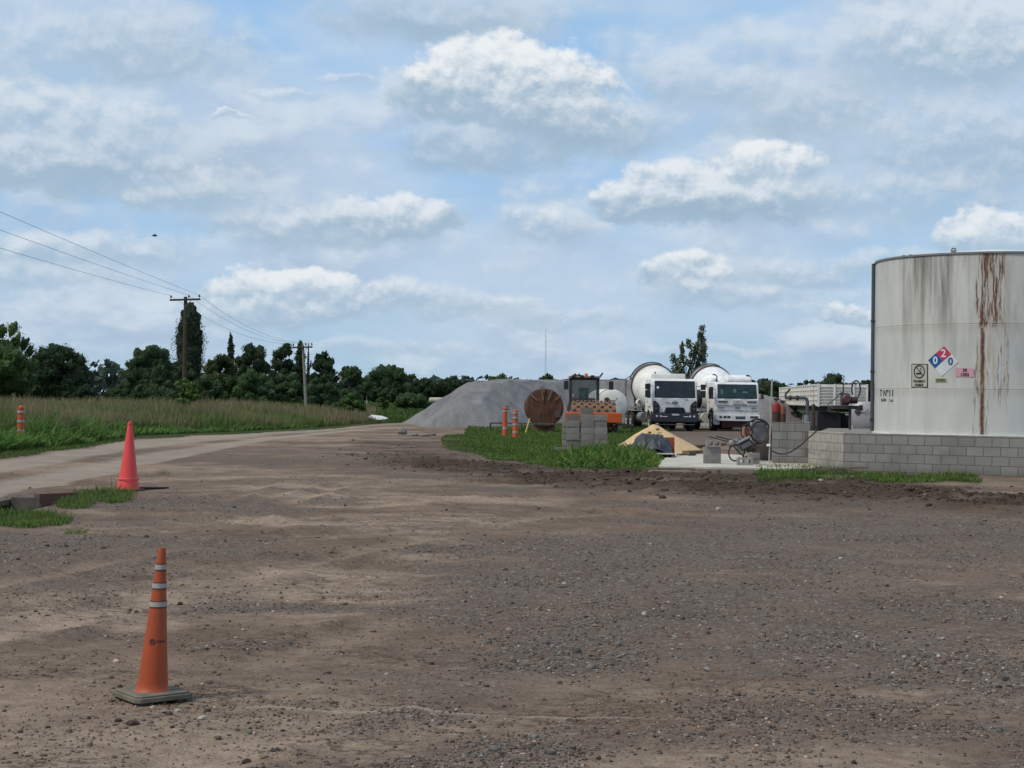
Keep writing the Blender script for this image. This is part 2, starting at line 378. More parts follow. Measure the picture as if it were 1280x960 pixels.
def masks(x, y):
    px, py = project(x, y, 0.0*x)
    yf = np.interp(px, RF[:,0], RF[:,1]); yn = np.interp(px, RN[:,0], RN[:,1])
    dd = np.maximum(y, 1.)
    j = (fbm(x, y, 2.2, 4, off=5.)-.5)                    # jitter for edges
    j2 = (fbm(x, y, .5, 3, off=8.)-.5)
    t = (py-yf)/np.maximum(yn-yf, 1e-3)
    road = sst(t+j*.12, -.02, .05)*(1-sst(t+j*.25, .95, 1.06))
    tracks = np.maximum(sst(t+j*.1, .0, .07)*(1-sst(t+j*.1, .30, .42)), sst(t+j*.1, .52, .66))*road
    tracks *= 1-sst(px, 380, 560)*.6
    wob = (j*60+j2*22)*8/np.maximum(dd, 20)
    grass = ((py+wob*.5 < yf) & (px < 560)).astype(float)
    lo = np.interp(px, IS_B[:,0], IS_B[:,1])
    isl = (px > np.interp(py, [531, 546, 548, 560], [600, 556, 546, 552])+wob*2.2) & (px < 836) & (py+wob < lo) & (py > 500)
    isl &= ~((px > 690) & (py < 538) & (px > 760) & (px<880) & (py<533) )
    isl &= ~((py > 536) & (py < 545.5) & (px < 584+wob*1.5))
    isl &= ~((fbm(x, y, 1.6, 4, off=44.) > .66) & (py > 540))
    grass = np.maximum(grass, isl.astype(float))
    far = (y > 72) & (px > 590+wob*2) & ((py < 533) | (px > 640)) & ~((px > 806) & (y < 110)) & (fbm(x, y, 6., 3, off=2.) > .42)
    grass = np.maximum(grass, far.astype(float)*.9)
    grass = np.maximum(grass, ((y > 125)).astype(float))
    rs = (px > 945+wob*2) & (px < 1225+wob*3) & (py+wob < 607) & (py > 560) & (y > 33)
    grass = np.maximum(grass, rs.astype(float)*sst(fbm(x, y, 1.2, 3, off=1.), .30, .5))
    ym = np.interp(px, MUD[:,0], MUD[:,1])
    hw = np.interp(px, [330, 560, 720, 1000, 1280, 1700], [10, 12, 13, 16, 14, 16])
    mud = np.exp(-((py-ym+wob*.6)/hw)**2*1.4)*sst(px, 380, 620)
    mud = mud*sst(fbm(x*.55, y, .9, 4, off=3.), .20, .46)
    mud = np.clip(mud*1.5+.0, 0, 1)
    mud = np.maximum(mud, .7*np.exp(-((py-560)/22)**2)*sst(px, 400, 460)*(1-sst(px, 545, 640))*sst(fbm(x*.35, y, 1.1, 4, off=6.), .42, .62))
    # gravel cover
    g = fbm(x, y, 5.5, 4, off=12.)
    bias = sst(px+(py-700)*.25, 330, 760)*.16 - .07 + .10*np.exp(-((py-600)/18)**2)*(px < 560)
    bias = bias - .13*np.exp(-((px-390)/260)**2-((py-690)/70)**2) - .12*np.exp(-((px-760)/260)**2-((py-648)/20)**2) - .10*np.exp(-((px-150)/200)**2-((py-930)/60)**2)
    bias = bias - .12*np.exp(-((px-560)/140)**2-((py-800)/14)**2) + .08*np.exp(-((px-620)/260)**2-((py-735)/50)**2)
    grav = sst(g+bias*1.0+(fbm(x*.7, y, 1.3, 5, .6, off=4.)-.5)*.75+(fbm(x*.6, y, .35, 3, off=14.)-.5)*.35, .34, .78)*.9
    tan = sst(fbm(x*.75, y, 3.4, 5, .6, off=20.)+(fbm(x*.7, y, .6, 4, .6, off=22.)-.5)*.45+.08*np.exp(-((px-380)/260)**2-((py-675)/80)**2), .38, .66)*(.65+.35*np.exp(-((px-400)/300)**2-((py-680)/90)**2)*2)
    rut, rdg = rutmask(x, y)
    tan = np.clip(tan, 0, 1)*(1-grav*.8)
    tan = np.clip(tan+rut*.45*(py > 640), 0, 1); grav = np.clip(grav*(1-.7*rut), 0, 1)
    # narrow pale line pressed into the yard
    la = G(285, 881); lb = G(1000, 906)
    tl = np.clip(((x-la.x)*(lb.x-la.x)+(y-la.y)*(lb.y-la.y))/((lb.x-la.x)**2+(lb.y-la.y)**2), 0, 1)
    dl = np.hypot(x-la.x-tl*(lb.x-la.x), y-la.y-tl*(lb.y-la.y)+.012*np.sin(x*3))
    line = np.exp(-(dl/.016)**2)*(y < 12)*np.clip(sst(fbm(x, y, .8, 2, off=7.), .3, .6), .15, 1)
    dirt = (y > 39) & (px > 835) & (px<1000) & (y<100)
    return dict(rut=rut, rdg=rdg, px=px, py=py, road=road, tracks=tracks, grass=np.clip(grass, 0, 1), mud=np.clip(mud, 0, 1), grav=grav, tan=tan, line=line, isl=isl)
def height(x, y, mk=None):
    mk = mk or masks(x, y)
    near = 1-sst(y, 35, 60)
    z = (fbm(x, y, 3.5, 3, off=30.)-.5)*.07*near + (fbm(x*.7, y, .55, 4, .6, off=31.)-.5)*.036*near
    z += (fbm(x, y, .16, 2, off=36.)-.5)*.012*(1-sst(y, 12, 24))
    px, py = mk['px'], mk['py']
    # crusted, ridged soil left of centre
    crust = np.exp(-((px-330)/300)**2-((py-680)/85)**2)
    z += crust*(np.abs(fbm(x*.45, y, .42, 4, .6, off=33.)-.5)*-.15)
    z += mk['mud']*(fbm(x*.5, y, .5, 4, .65, off=34.)-.40)*.32
    z += (mk['rdg']*.030-mk['rut']*.036)*near*(1-mk['road'])*(1-mk['grass'])*(1+1.3*mk['mud'])
    z += mk['isl']*.05
    z += mk['line']*.012
    z -= mk['tracks']*.02*near
    # ditch with culvert at the left
    yb_ = np.where(x < -7.62, 25.95, 25.80+np.clip(x+7.58, 0, 1)*1.14)
    dt = (1-sst(x, -7.12, -6.85))*sst(y, 22.0, 23.2)*(1-sst(y-yb_, 0, .06))
    z -= dt*.5
    rad = np.hypot(x, y)
    z *= 1-sst(rad, 120, 200)
    return z
rr = np.concatenate([np.linspace(.004, 5.8, 12)[:-1], 1/np.linspace(1/5.8, 1/60., 640), np.geomspace(60.5, 200, 120), np.geomspace(215, 5200, 22)])
ang = np.concatenate([np.linspace(-180, -30, 24)[:-1], np.linspace(-30, 30, 901), np.linspace(30, 180, 24)[1:-1]])
A, Rr = np.meshgrid(np.radians(ang), rr); na = len(ang); nr = len(rr)
GX = (Rr*np.sin(A)).ravel(); GY = (Rr*np.cos(A)).ravel()
front = GY > 3.
mk = {k: np.where(front, v, 0) for k, v in masks(GX, np.where(front, GY, 3.)).items()}
GZ = np.where(front, height(GX, np.where(front, GY, 3.), mk), 0)
V = np.stack([GX, GY, GZ], 1)
i0 = np.arange(nr-1)[:, None]*na; j0 = np.arange(na)[None, :]; j1 = (j0+1) % na
Q = np.stack([(i0+j0).ravel(), (i0+na+j0).ravel(), (i0+na+j1).ravel(), (i0+j1).ravel()], 1)
cA = np.zeros((len(V), 4), np.float32); cB = np.zeros((len(V), 4), np.float32)
cA[:, 0] = mk['grav']; cA[:, 1] = mk['tan']; cA[:, 2] = mk['tracks']; cA[:, 3] = 1
cB[:, 0] = mk['mud']; cB[:, 1] = mk['grass']; cB[:, 2] = mk['line']; cB[:, 3] = 1

gm = bpy.data.materials.new('yard_soil'); gm.use_nodes = True; n = NT(gm.node_tree); bs = n.n['Principled BSDF']
tco = n.node('ShaderNodeTexCoord').outputs['Object']
ca = n.node('ShaderNodeVertexColor'); ca.layer_name = 'cover_a'; cb = n.node('ShaderNodeVertexColor'); cb.layer_name = 'cover_b'
ga, ta, tr = n.sep(ca.outputs[0]); mu, gr, ln = n.sep(cb.outputs[0])
nm = n.noise(tco, 1.1, 8, .62); nf = n.noise(tco, 9., 6, .65); nff = n.noise(tco, 55., 4, .6)
vor = n.node('ShaderNodeTexVoronoi'); vor.inputs['Scale'].default_value = 38; n.l.new(tco, vor.inputs['Vector'])
vc = n.sep(vor.outputs['Color'])
soil = n.mix(n.ramp(nm, .3, .7), (.152, .108, .080), (.225, .166, .124))
soil = n.mix(n.m('MULTIPLY', n.ramp(nf, .35, .7), .5), soil, (.095, .068, .056))
soil = n.mix(ta, soil, n.mix(n.ramp(nf, .3, .7), (.375, .288, .220), (.250, .185, .138)))
gravc = n.mix(n.ramp(vc[0], 0, 1, smooth=False), (.070, .058, .052), (.195, .166, .146))
gravc = n.mix(n.ramp(vc[1], .93, .97), gravc, (.36, .34, .32))
gravc = n.mix(n.m('MULTIPLY', n.ramp(nf, .35, .65), .60), gravc, (.150, .112, .086))
c = n.mix(n.m('MULTIPLY', ga, n.ramp(nff, .25, .55, .45, .95)), soil, gravc)
pale = n.mix(n.ramp(nm, .3, .7), (.34, .29, .235), (.26, .22, .18))
c = n.mix(n.m('MULTIPLY', tr, .85), c, pale)
mudc = n.mix(n.ramp(nf, .3, .7), (.040, .029, .021), (.088, .065, .047))
c = n.mix(n.m('MULTIPLY', mu, .95), c, mudc)
speck = n.ramp(n.noise(tco, 26., 3, .7), .60, .70, 0, .55)
c = n.mix(speck, c, (.055, .043, .036))
speckl = n.ramp(n.noise(tco, 34., 2, .6), .66, .72, 0, .4)
c = n.mix(speckl, c, (.30, .26, .22))
grc = n.mix(n.ramp(nm, .35, .65), (.035, .060, .018), (.060, .062, .028))
gx_, gy_, gz_ = n.sep(tco)
relief_shade = n.noise(n.comb(n.m('MULTIPLY', gx_, 1.6), n.m('MULTIPLY', gy_, 2.6), 0.), 1.6, 7, .68)  # dark lines painted into the soil colour as shadows of its relief
relief_shade = n.ramp(n.m('ABSOLUTE', n.m('SUBTRACT', relief_shade, .5)), .010, .030, 1., 0.)
relief_shade = n.m('MULTIPLY', relief_shade, n.ramp(n.noise(tco, .9, 4, .6), .45, .62, .0, .75))
c = n.mix(n.m('MULTIPLY', relief_shade, n.m('SUBTRACT', 1., n.m('MAXIMUM', tr, n.m('MULTIPLY', ga, .6)))), c, (.062, .046, .038))
c = n.mix(gr, c, grc)
c = n.mix(n.m('MULTIPLY', ln, .95), c, (.34, .29, .235))
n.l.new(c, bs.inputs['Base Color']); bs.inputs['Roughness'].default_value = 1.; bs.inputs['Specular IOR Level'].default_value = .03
b1 = n.node('ShaderNodeBump'); b1.inputs['Distance'].default_value = .05
hgt = n.m('ADD', n.m('MULTIPLY', nf, .7), n.m('MULTIPLY', nff, .3)); hgt = n.m('ADD', hgt, n.m('MULTIPLY', n.m('MULTIPLY', vc[2], ga), .28))
n.l.new(hgt, b1.inputs['Height']); n.l.new(b1.outputs[0], bs.inputs['Normal'])
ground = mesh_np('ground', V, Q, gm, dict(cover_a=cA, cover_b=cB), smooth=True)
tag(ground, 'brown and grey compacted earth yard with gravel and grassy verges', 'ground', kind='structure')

# loose stones on the yard
def stones():
    N = 150000
    u = RNG.random(N); d = 1/(1/6.6+(1/34.-1/6.6)*u**1.0)
    a = np.radians(RNG.uniform(-21, 21, N)); x = d*np.tan(a); y = d
    mk = masks(x, y)
    keep = RNG.random(N) < (.16+.80*mk['grav'])*(1-mk['grass'])*(1-.8*mk['tracks'])*(.14+.86*sst(fbm(x, y, .7, 4, .6, off=41.), .34, .60))*(1-.6*mk['rut'])
    x, y = x[keep], y[keep]; g = mk['grav'][keep]; n_ = len(x)
    z = height(x, y)
    s = np.minimum(.0032*np.exp(RNG.normal(0, .50, n_))*(1+y*.020)+.0010, .028)
    big = RNG.random(n_) < .004; s[big] *= 1.7
    base = np.array([(-1,-1,-.6),(1,-1,-.6),(1,1,-.6),(-1,1,-.6),(-.7,-.7,.8),(.7,-.7,.8),(.7,.7,.8),(-.7,.7,.8)])
    P = base[None]*RNG.uniform(.6, 1.25, (n_, 8, 3)); P[:, :, 0] *= RNG.uniform(.8, 1.5, (n_, 1)); P[:, :, 2] *= RNG.uniform(.45, .95, (n_, 1))
    th = RNG.uniform(0, 6.28, n_)[:, None]; tl = RNG.uniform(-.5, .5, n_)[:, None]
    X0, Y0, Z0 = P[..., 0], P[..., 1], P[..., 2]
    Y1 = Y0*np.cos(tl)-Z0*np.sin(tl); Z1 = Y0*np.sin(tl)+Z0*np.cos(tl)
    P = np.stack([X0*np.cos(th)-Y1*np.sin(th), X0*np.sin(th)+Y1*np.cos(th), Z1], 2)*s[:, None, None]
    P[..., 0] += x[:, None]; P[..., 1] += y[:, None]; P[..., 2] += (z+s*.30)[:, None]
    fc = np.array([(0,3,2,1),(4,5,6,7),(0,1,5,4),(1,2,6,5),(2,3,7,6),(3,0,4,7)])
    Qs = (fc[None]+8*np.arange(n_)[:, None, None]).reshape(-1, 4)
    tone = np.clip(RNG.normal(.115, .048, n_), .035, .3); tone[RNG.random(n_) < .03] = .36
    c = np.stack([tone*1.06, tone, tone*.94], 1)
    br = (RNG.random(n_) > .25+.3*g); c[br] *= np.array([1.15, .9, .76])
    return mesh_np('gravel', P.reshape(-1, 3), Qs, mat('loose_stone', (.1, .1, .1), .9, var=.2, scale=60, vcol='tone'), dict(tone=np.repeat(c, 8, 0)))
tag(stones(), 'loose crushed grey stones strewn over the yard', 'gravel', kind='stuff')
# clods of dark earth along the churned strip
def clods():
    N = 6000
    px = RNG.uniform(380, 1500, N); py = np.interp(px, MUD[:,0], MUD[:,1])+RNG.normal(0, 9, N)
    x = []; y = []
    for a_, b_ in zip(px, py):
        g_ = G(a_, max(b_, 540)); x.append(g_.x); y.append(g_.y)
    x = np.array(x); y = np.array(y); mk = masks(x, y)
    keep = RNG.random(N) < mk['mud']; x, y = x[keep], y[keep]; z = height(x, y); n_ = len(x)
    s = .017*np.exp(RNG.normal(0, .45, n_))
    base = np.array([(-1,-1,-.6),(1,-1,-.6),(1,1,-.6),(-1,1,-.6),(-.7,-.7,.8),(.7,-.7,.8),(.7,.7,.8),(-.7,.7,.8)])
    P = base[None]*RNG.uniform(.55, 1.2, (n_, 8, 3))*s[:, None, None]
    th = RNG.uniform(0, 6.28, n_)[:, None]; X0, Y0 = P[..., 0]*1.5, P[..., 1]
    P = np.stack([X0*np.cos(th)-Y0*np.sin(th)+x[:, None], X0*np.sin(th)+Y0*np.cos(th)+y[:, None], P[..., 2]*.7+(z+s*.2)[:, None]], 2)
    fc = np.array([(0,3,2,1),(4,5,6,7),(0,1,5,4),(1,2,6,5),(2,3,7,6),(3,0,4,7)])
    Qs = (fc[None]+8*np.arange(n_)[:, None, None]).reshape(-1, 4)
    t = RNG.uniform(.6, 1.5, n_)[:, None]*np.array([[.070, .052, .040]])
    return mesh_np('earth_clods', P.reshape(-1, 3), Qs, mat('clod_soil', (.1, .1, .1), .95, var=.3, scale=20, vcol='tone'), dict(tone=np.repeat(t, 8, 0)))
tag(clods(), 'dark crumbled earth clods along the churned strip', 'soil', kind='stuff')

# ---------------------------------------------------------------- grasses
def blades(name, x, y, h, wd, lean, cbase, ctip, seg=2, droop=.35, z0=None, label='', cat='grass'):
    n_ = len(x); z = height(x, y) if z0 is None else z0
    th = RNG.uniform(0, 6.283, n_); dirx, diry = np.cos(th), np.sin(th)
    ta_ = RNG.uniform(0, 6.283, n_); wx, wy = np.cos(ta_), np.sin(ta_)
    levels = np.linspace(0, 1, seg+1); rows = []
    for i, t in enumerate(levels):
        w_ = wd*(1-.85*t**1.5)*(.5 if i == 0 else 1)*.5
        off = lean*h*t**2; zz = h*(t-droop*lean*t*t)
        cx = x+dirx*off; cy = y+diry*off
        if i < seg:
            rows.append(np.stack([cx-wx*w_, cy-wy*w_, z+zz-.02], 1)); rows.append(np.stack([cx+wx*w_, cy+wy*w_, z+zz-.02], 1))
        else:
            rows.append(np.stack([cx-wx*w_*.5, cy-wy*w_*.5, z+zz], 1)); rows.append(np.stack([cx+wx*w_*.5, cy+wy*w_*.5, z+zz], 1))
    P = np.stack(rows, 1); k = 2*(seg+1)
    fc = np.array([(2*i, 2*i+1, 2*i+3, 2*i+2) for i in range(seg)])
    Qs = (fc[None]+k*np.arange(n_)[:, None, None]).reshape(-1, 4)
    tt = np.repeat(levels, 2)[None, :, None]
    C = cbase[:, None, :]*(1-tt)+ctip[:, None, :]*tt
    o = mesh_np(name, P.reshape(-1, 3), Qs, M_leaf, dict(tone=C.reshape(-1, 3)))
    return tag(o, label, cat, kind='stuff')
def leafmat(name):
    mt = bpy.data.materials.new(name); mt.use_nodes = True; n = NT(mt.node_tree); bs = n.n['Principled BSDF']
    at = n.node('ShaderNodeVertexColor'); at.layer_name = 'tone'
    t = n.node('ShaderNodeTexCoord').outputs['Object']
    c = n.mix(n.ramp(n.noise(t, .8, 3), .35, .7, 0, .5), at.outputs[0], n.mix(1., at.outputs[0], (.75, .85, .6), 'MULTIPLY'))
    n.l.new(c, bs.inputs['Base Color']); bs.inputs['Roughness'].default_value = .7; bs.inputs['Specular IOR Level'].default_value = .25
    tl = n.node('ShaderNodeBsdfTranslucent'); n.l.new(c, tl.inputs[0])
    ad = n.node('ShaderNodeMixShader'); ad.inputs[0].default_value = .25
    n.l.new(bs.outputs[0], ad.inputs[1]); n.l.new(tl.outputs[0], ad.inputs[2])
    n.l.new(ad.outputs[0], n.n['Material Output'].inputs[0])
    return mt
M_leaf = leafmat('leaf_blades')
def rgbmix(n_, a, b, v=.25):
    t = RNG.random((n_, 1)); c = np.array(a)*(1-t)+np.array(b)*t
    return np.clip(c*RNG.uniform(1-v, 1+v, (n_, 1)), .004, 1)
def scatter(n_, pxr, dfun):
    """points: column px uniform, depth from dfun(px, u)"""
    px = RNG.uniform(pxr[0], pxr[1], n_); u = RNG.random(n_); y = dfun(px, u)
    return (px-640)/F*y, y, px
def road_edge_depth(px):
    return H*F/np.maximum(np.interp(px, RF[:,0], RF[:,1])-(497+(px-640)*.01222), 6)
# leafy green weeds in front (left)
x, y, px = scatter(19000, (-160, 400), lambda px, u: road_edge_depth(px)*1.06+1.4*sst(-px, -160, 0)+u**1.3*np.interp(px, [0, 150, 400], [12, 16, 24]))
clump = fbm(x, y, 1.3, 3, off=50.); front_ = np.clip((y-road_edge_depth(px)*1.06)/5, .0, 1)
hh = (.26+.95*clump**1.4*1.3)*(.45+.6*front_)*np.interp(px, [0, 140, 200, 400], [1.15, 1.1, .95, .8])*RNG.uniform(.6, 1.15, len(x))
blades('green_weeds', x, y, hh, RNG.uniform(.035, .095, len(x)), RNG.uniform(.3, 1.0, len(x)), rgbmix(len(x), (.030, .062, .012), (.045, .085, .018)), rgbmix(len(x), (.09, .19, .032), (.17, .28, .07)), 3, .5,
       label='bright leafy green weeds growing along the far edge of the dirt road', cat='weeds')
# tall brown seeded grass behind
def dfield(px, u):
    e = road_edge_depth(px)
    s_ = e*1.05+np.interp(px, [-100, 150, 300, 500], [6, 5, 2, 1.])
    return 1/(1/s_+(1/np.interp(px, [0, 300, 500], [150., 190., 230.])-1/s_)*u)
x, y, px = scatter(95000, (-200, 470), dfield)
cl = fbm(x, y, 3.5, 4, off=60.)
hh = (.50+.95*cl)*np.interp(px, [-100, 300, 400, 440, 470], [1.12, 1.05, .75, .6, .35])*RNG.uniform(.55, 1.15, len(x))*np.clip(.55+(y-road_edge_depth(px))/24, 0, 1.12)
br = sst(fbm(x, y, 6., 3, off=61.)+np.clip((y-66)/160, -.12, .18), .40, .64)[:, None]
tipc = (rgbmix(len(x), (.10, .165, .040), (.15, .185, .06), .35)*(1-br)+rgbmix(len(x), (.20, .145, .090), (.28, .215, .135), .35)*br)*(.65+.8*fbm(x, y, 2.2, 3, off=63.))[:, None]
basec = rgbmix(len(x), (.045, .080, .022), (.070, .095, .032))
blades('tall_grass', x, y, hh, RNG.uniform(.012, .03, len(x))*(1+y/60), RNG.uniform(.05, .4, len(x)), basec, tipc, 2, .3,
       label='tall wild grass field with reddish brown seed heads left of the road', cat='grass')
# low grass: island, verges, patches
def lowgrass(name, label, n_, pxr, pyr, hm, fn=None, wd=(.008, .02), tip=((.072, .142, .026), (.112, .18, .042)), lean=(.2, .9)):
    px = RNG.uniform(*pxr, n_*2); py = RNG.uniform(*pyr, n_*2)
    dirx = fwd.x+CX.x*(px-640)/F+CY.x*(480-py)/F; diry = fwd.y+CX.y*(px-640)/F+CY.y*(480-py)/F; dirz = fwd.z+CX.z*(px-640)/F+CY.z*(480-py)/F
    t = -H/dirz; x = dirx*t; y = diry*t
    mk = masks(x, y); keep = mk['grass'] > .5 if fn is None else fn(x, y, px, py)
    x, y = x[keep][:n_], y[keep][:n_]
    lo_ = np.interp(px[keep][:n_], IS_B[:,0], IS_B[:,1]); rim = np.clip((lo_-py[keep][:n_])/9, .35, 1)*np.clip((px[keep][:n_]-548)/45, .3, 1) if 'island' in name else 1.
    h = hm*rim*np.where(RNG.random(len(x)) < .05, 1.6 if hm < .3 else 1.25, 1.)*(.35+1.1*fbm(x, y, .9, 3, off=70.))*RNG.uniform(.5, 1.2, len(x))
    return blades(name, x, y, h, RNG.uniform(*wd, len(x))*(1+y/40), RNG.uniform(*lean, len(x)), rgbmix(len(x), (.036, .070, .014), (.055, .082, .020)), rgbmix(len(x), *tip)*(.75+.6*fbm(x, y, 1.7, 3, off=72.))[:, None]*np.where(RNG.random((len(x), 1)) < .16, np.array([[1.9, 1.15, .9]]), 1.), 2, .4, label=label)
lowgrass('island_grass', 'mown-looking green grass island between the yard and the trucks', 46000, (545, 838), (531, 592), .17)
lowgrass('island_weeds', 'taller leafy green weeds at the right tip of the grass island', 5200, (690, 826), (566, 590), .38,
         fn=lambda x, y, px, py: (py < np.interp(px, IS_B[:,0], IS_B[:,1])) & (py > np.interp(px, [690, 745, 800, 826], [584, 567, 570, 580])), wd=(.02, .05), tip=((.065, .14, .025), (.10, .18, .04)))
lowgrass('wall_grass', 'patchy green grass at the foot of the grey block wall', 6500, (930, 1240), (583, 611), .13)
lowgrass('verge_grass', 'short green grass between the leafy weeds and the dirt road', 14000, (-150, 170), (543, 600), .10,
         fn=lambda x, y, px, py: (py < np.interp(px, RF[:,0], RF[:,1])) & (py > np.interp(px, RF[:,0], RF[:,1])-17))
lowgrass('far_grass', 'flat green pasture beyond the bend of the dirt road', 12000, (455, 700), (502, 531), .30, wd=(.02, .04),
         fn=lambda x, y, px, py: (py < np.interp(px, RF[:,0], RF[:,1])) | (px > 560), tip=((.045, .095, .02), (.07, .12, .03)))
lowgrass('truck_grass', 'green grass around the parked mixer trucks and roller', 6000, (690, 806), (529, 541), .16)
def ell(cx, cy, ax, ay, p=1.):
    return lambda x, y, px, py: (((px-cx)/ax)**2+((py-cy)/ay)**2 + (fbm(x, y, .4, 3, off=71.)-.5)*1.6) < p
lowgrass('culvert_grass', 'tuft of green grass in front of the concrete culvert', 2600, (-60, 90), (640, 664), .14, fn=ell(15, 652, 75, 9), wd=(.006, .014))
lowgrass('cone_grass', 'green grass tuft beside the plain red cone', 2400, (66, 175), (606, 640), .16, fn=lambda x, y, px, py: ell(130, 621, 38, 9)(x, y, px, py) | ell(95, 631, 25, 6)(x, y, px, py), wd=(.006, .014))
lowgrass('small_grass_tuft', 'small low grass tuft on bare soil right of the culvert', 260, (75, 112), (660, 672), .06, fn=ell(94, 665, 14, 4), wd=(.005, .010))
lowgrass('lone_grass_tuft', 'tiny grass tuft alone on the gravel right of the red cone', 200, (190, 220), (586, 596), .05, fn=ell(204, 591, 9, 3), wd=(.006, .012))
# ---------------------------------------------------------------- trees
def horizon(px): return 497+(px-640)*.01222
def lumps(kind, n_, W, Hh, z0):
    """clump centres (x,y,z,r) filling a crown of width W between z0 and Hh"""
    out = []
    if kind in ('column', 'spire'):
        for i in range(n_):
            t = (i+.5)/n_; wr = (min(1, ((1-t)*3.4)**.5+.05)*(.74+.26*min(1, t*3))) if kind == 'column' else (1-t)*.9+.1
            a = i*2.4; o_ = RNG.uniform(.08, .16)*wr
            out.append((math.cos(a)*o_*W, math.sin(a)*o_*W, z0+(Hh-z0)*(.02+.95*t), W*RNG.uniform(.33, .37)*wr+.03*W))
        return out
    hh = Hh-z0
    if kind == 'loose': n_ = int(n_*1.15)
    for i in range(n_):
        inner = RNG.random() < .30
        lr = W*{'round': .15, 'dome': .13, 'loose': .115, 'pyramid': .15}[kind]*RNG.uniform(.65, 1.3)
        a = i*2.39996+RNG.uniform(-.3, .3); v = 1-2*(i+.5)/n_
        if kind in ('round', 'loose'):
            rad = math.sqrt(1-v*v); ex, ey, ez = math.cos(a)*rad, math.sin(a)*rad, v
            f = RNG.uniform(.2, .7) if inner else RNG.uniform(.86, 1.0)
            if kind == 'loose': f = RNG.uniform(.35, 1.0)
            x, y, z = ex*f*(W/2-lr*.8), ey*f*(W/2-lr*.8), z0+hh/2+ez*f*(hh/2-lr*.75)
        elif kind == 'dome':
            t = (v+1)/2; rad = (1-t**2.6)**.5; f = RNG.uniform(.2, .8) if inner else RNG.uniform(.85, 1.0)
            x, y, z = math.cos(a)*rad*f*(W/2-lr*.8), math.sin(a)*rad*f*(W/2-lr*.8), z0+lr*.5+t*(.6+.4*f)*(hh-lr*1.5)
        else:
            t = ((v+1)/2)**1.25; rad = min(1., 1.25*(1-t)+.15)*(.55+.45*min(1, t*5)); f = RNG.uniform(.2, .8) if inner else RNG.uniform(.8, 1.05)
            x, y, z = math.cos(a)*rad*f*(W/2-lr*.7), math.sin(a)*rad*f*(W/2-lr*.7), z0+lr*.4+t*(hh-lr*1.3)
        out.append((x, y, z, lr))
    return out
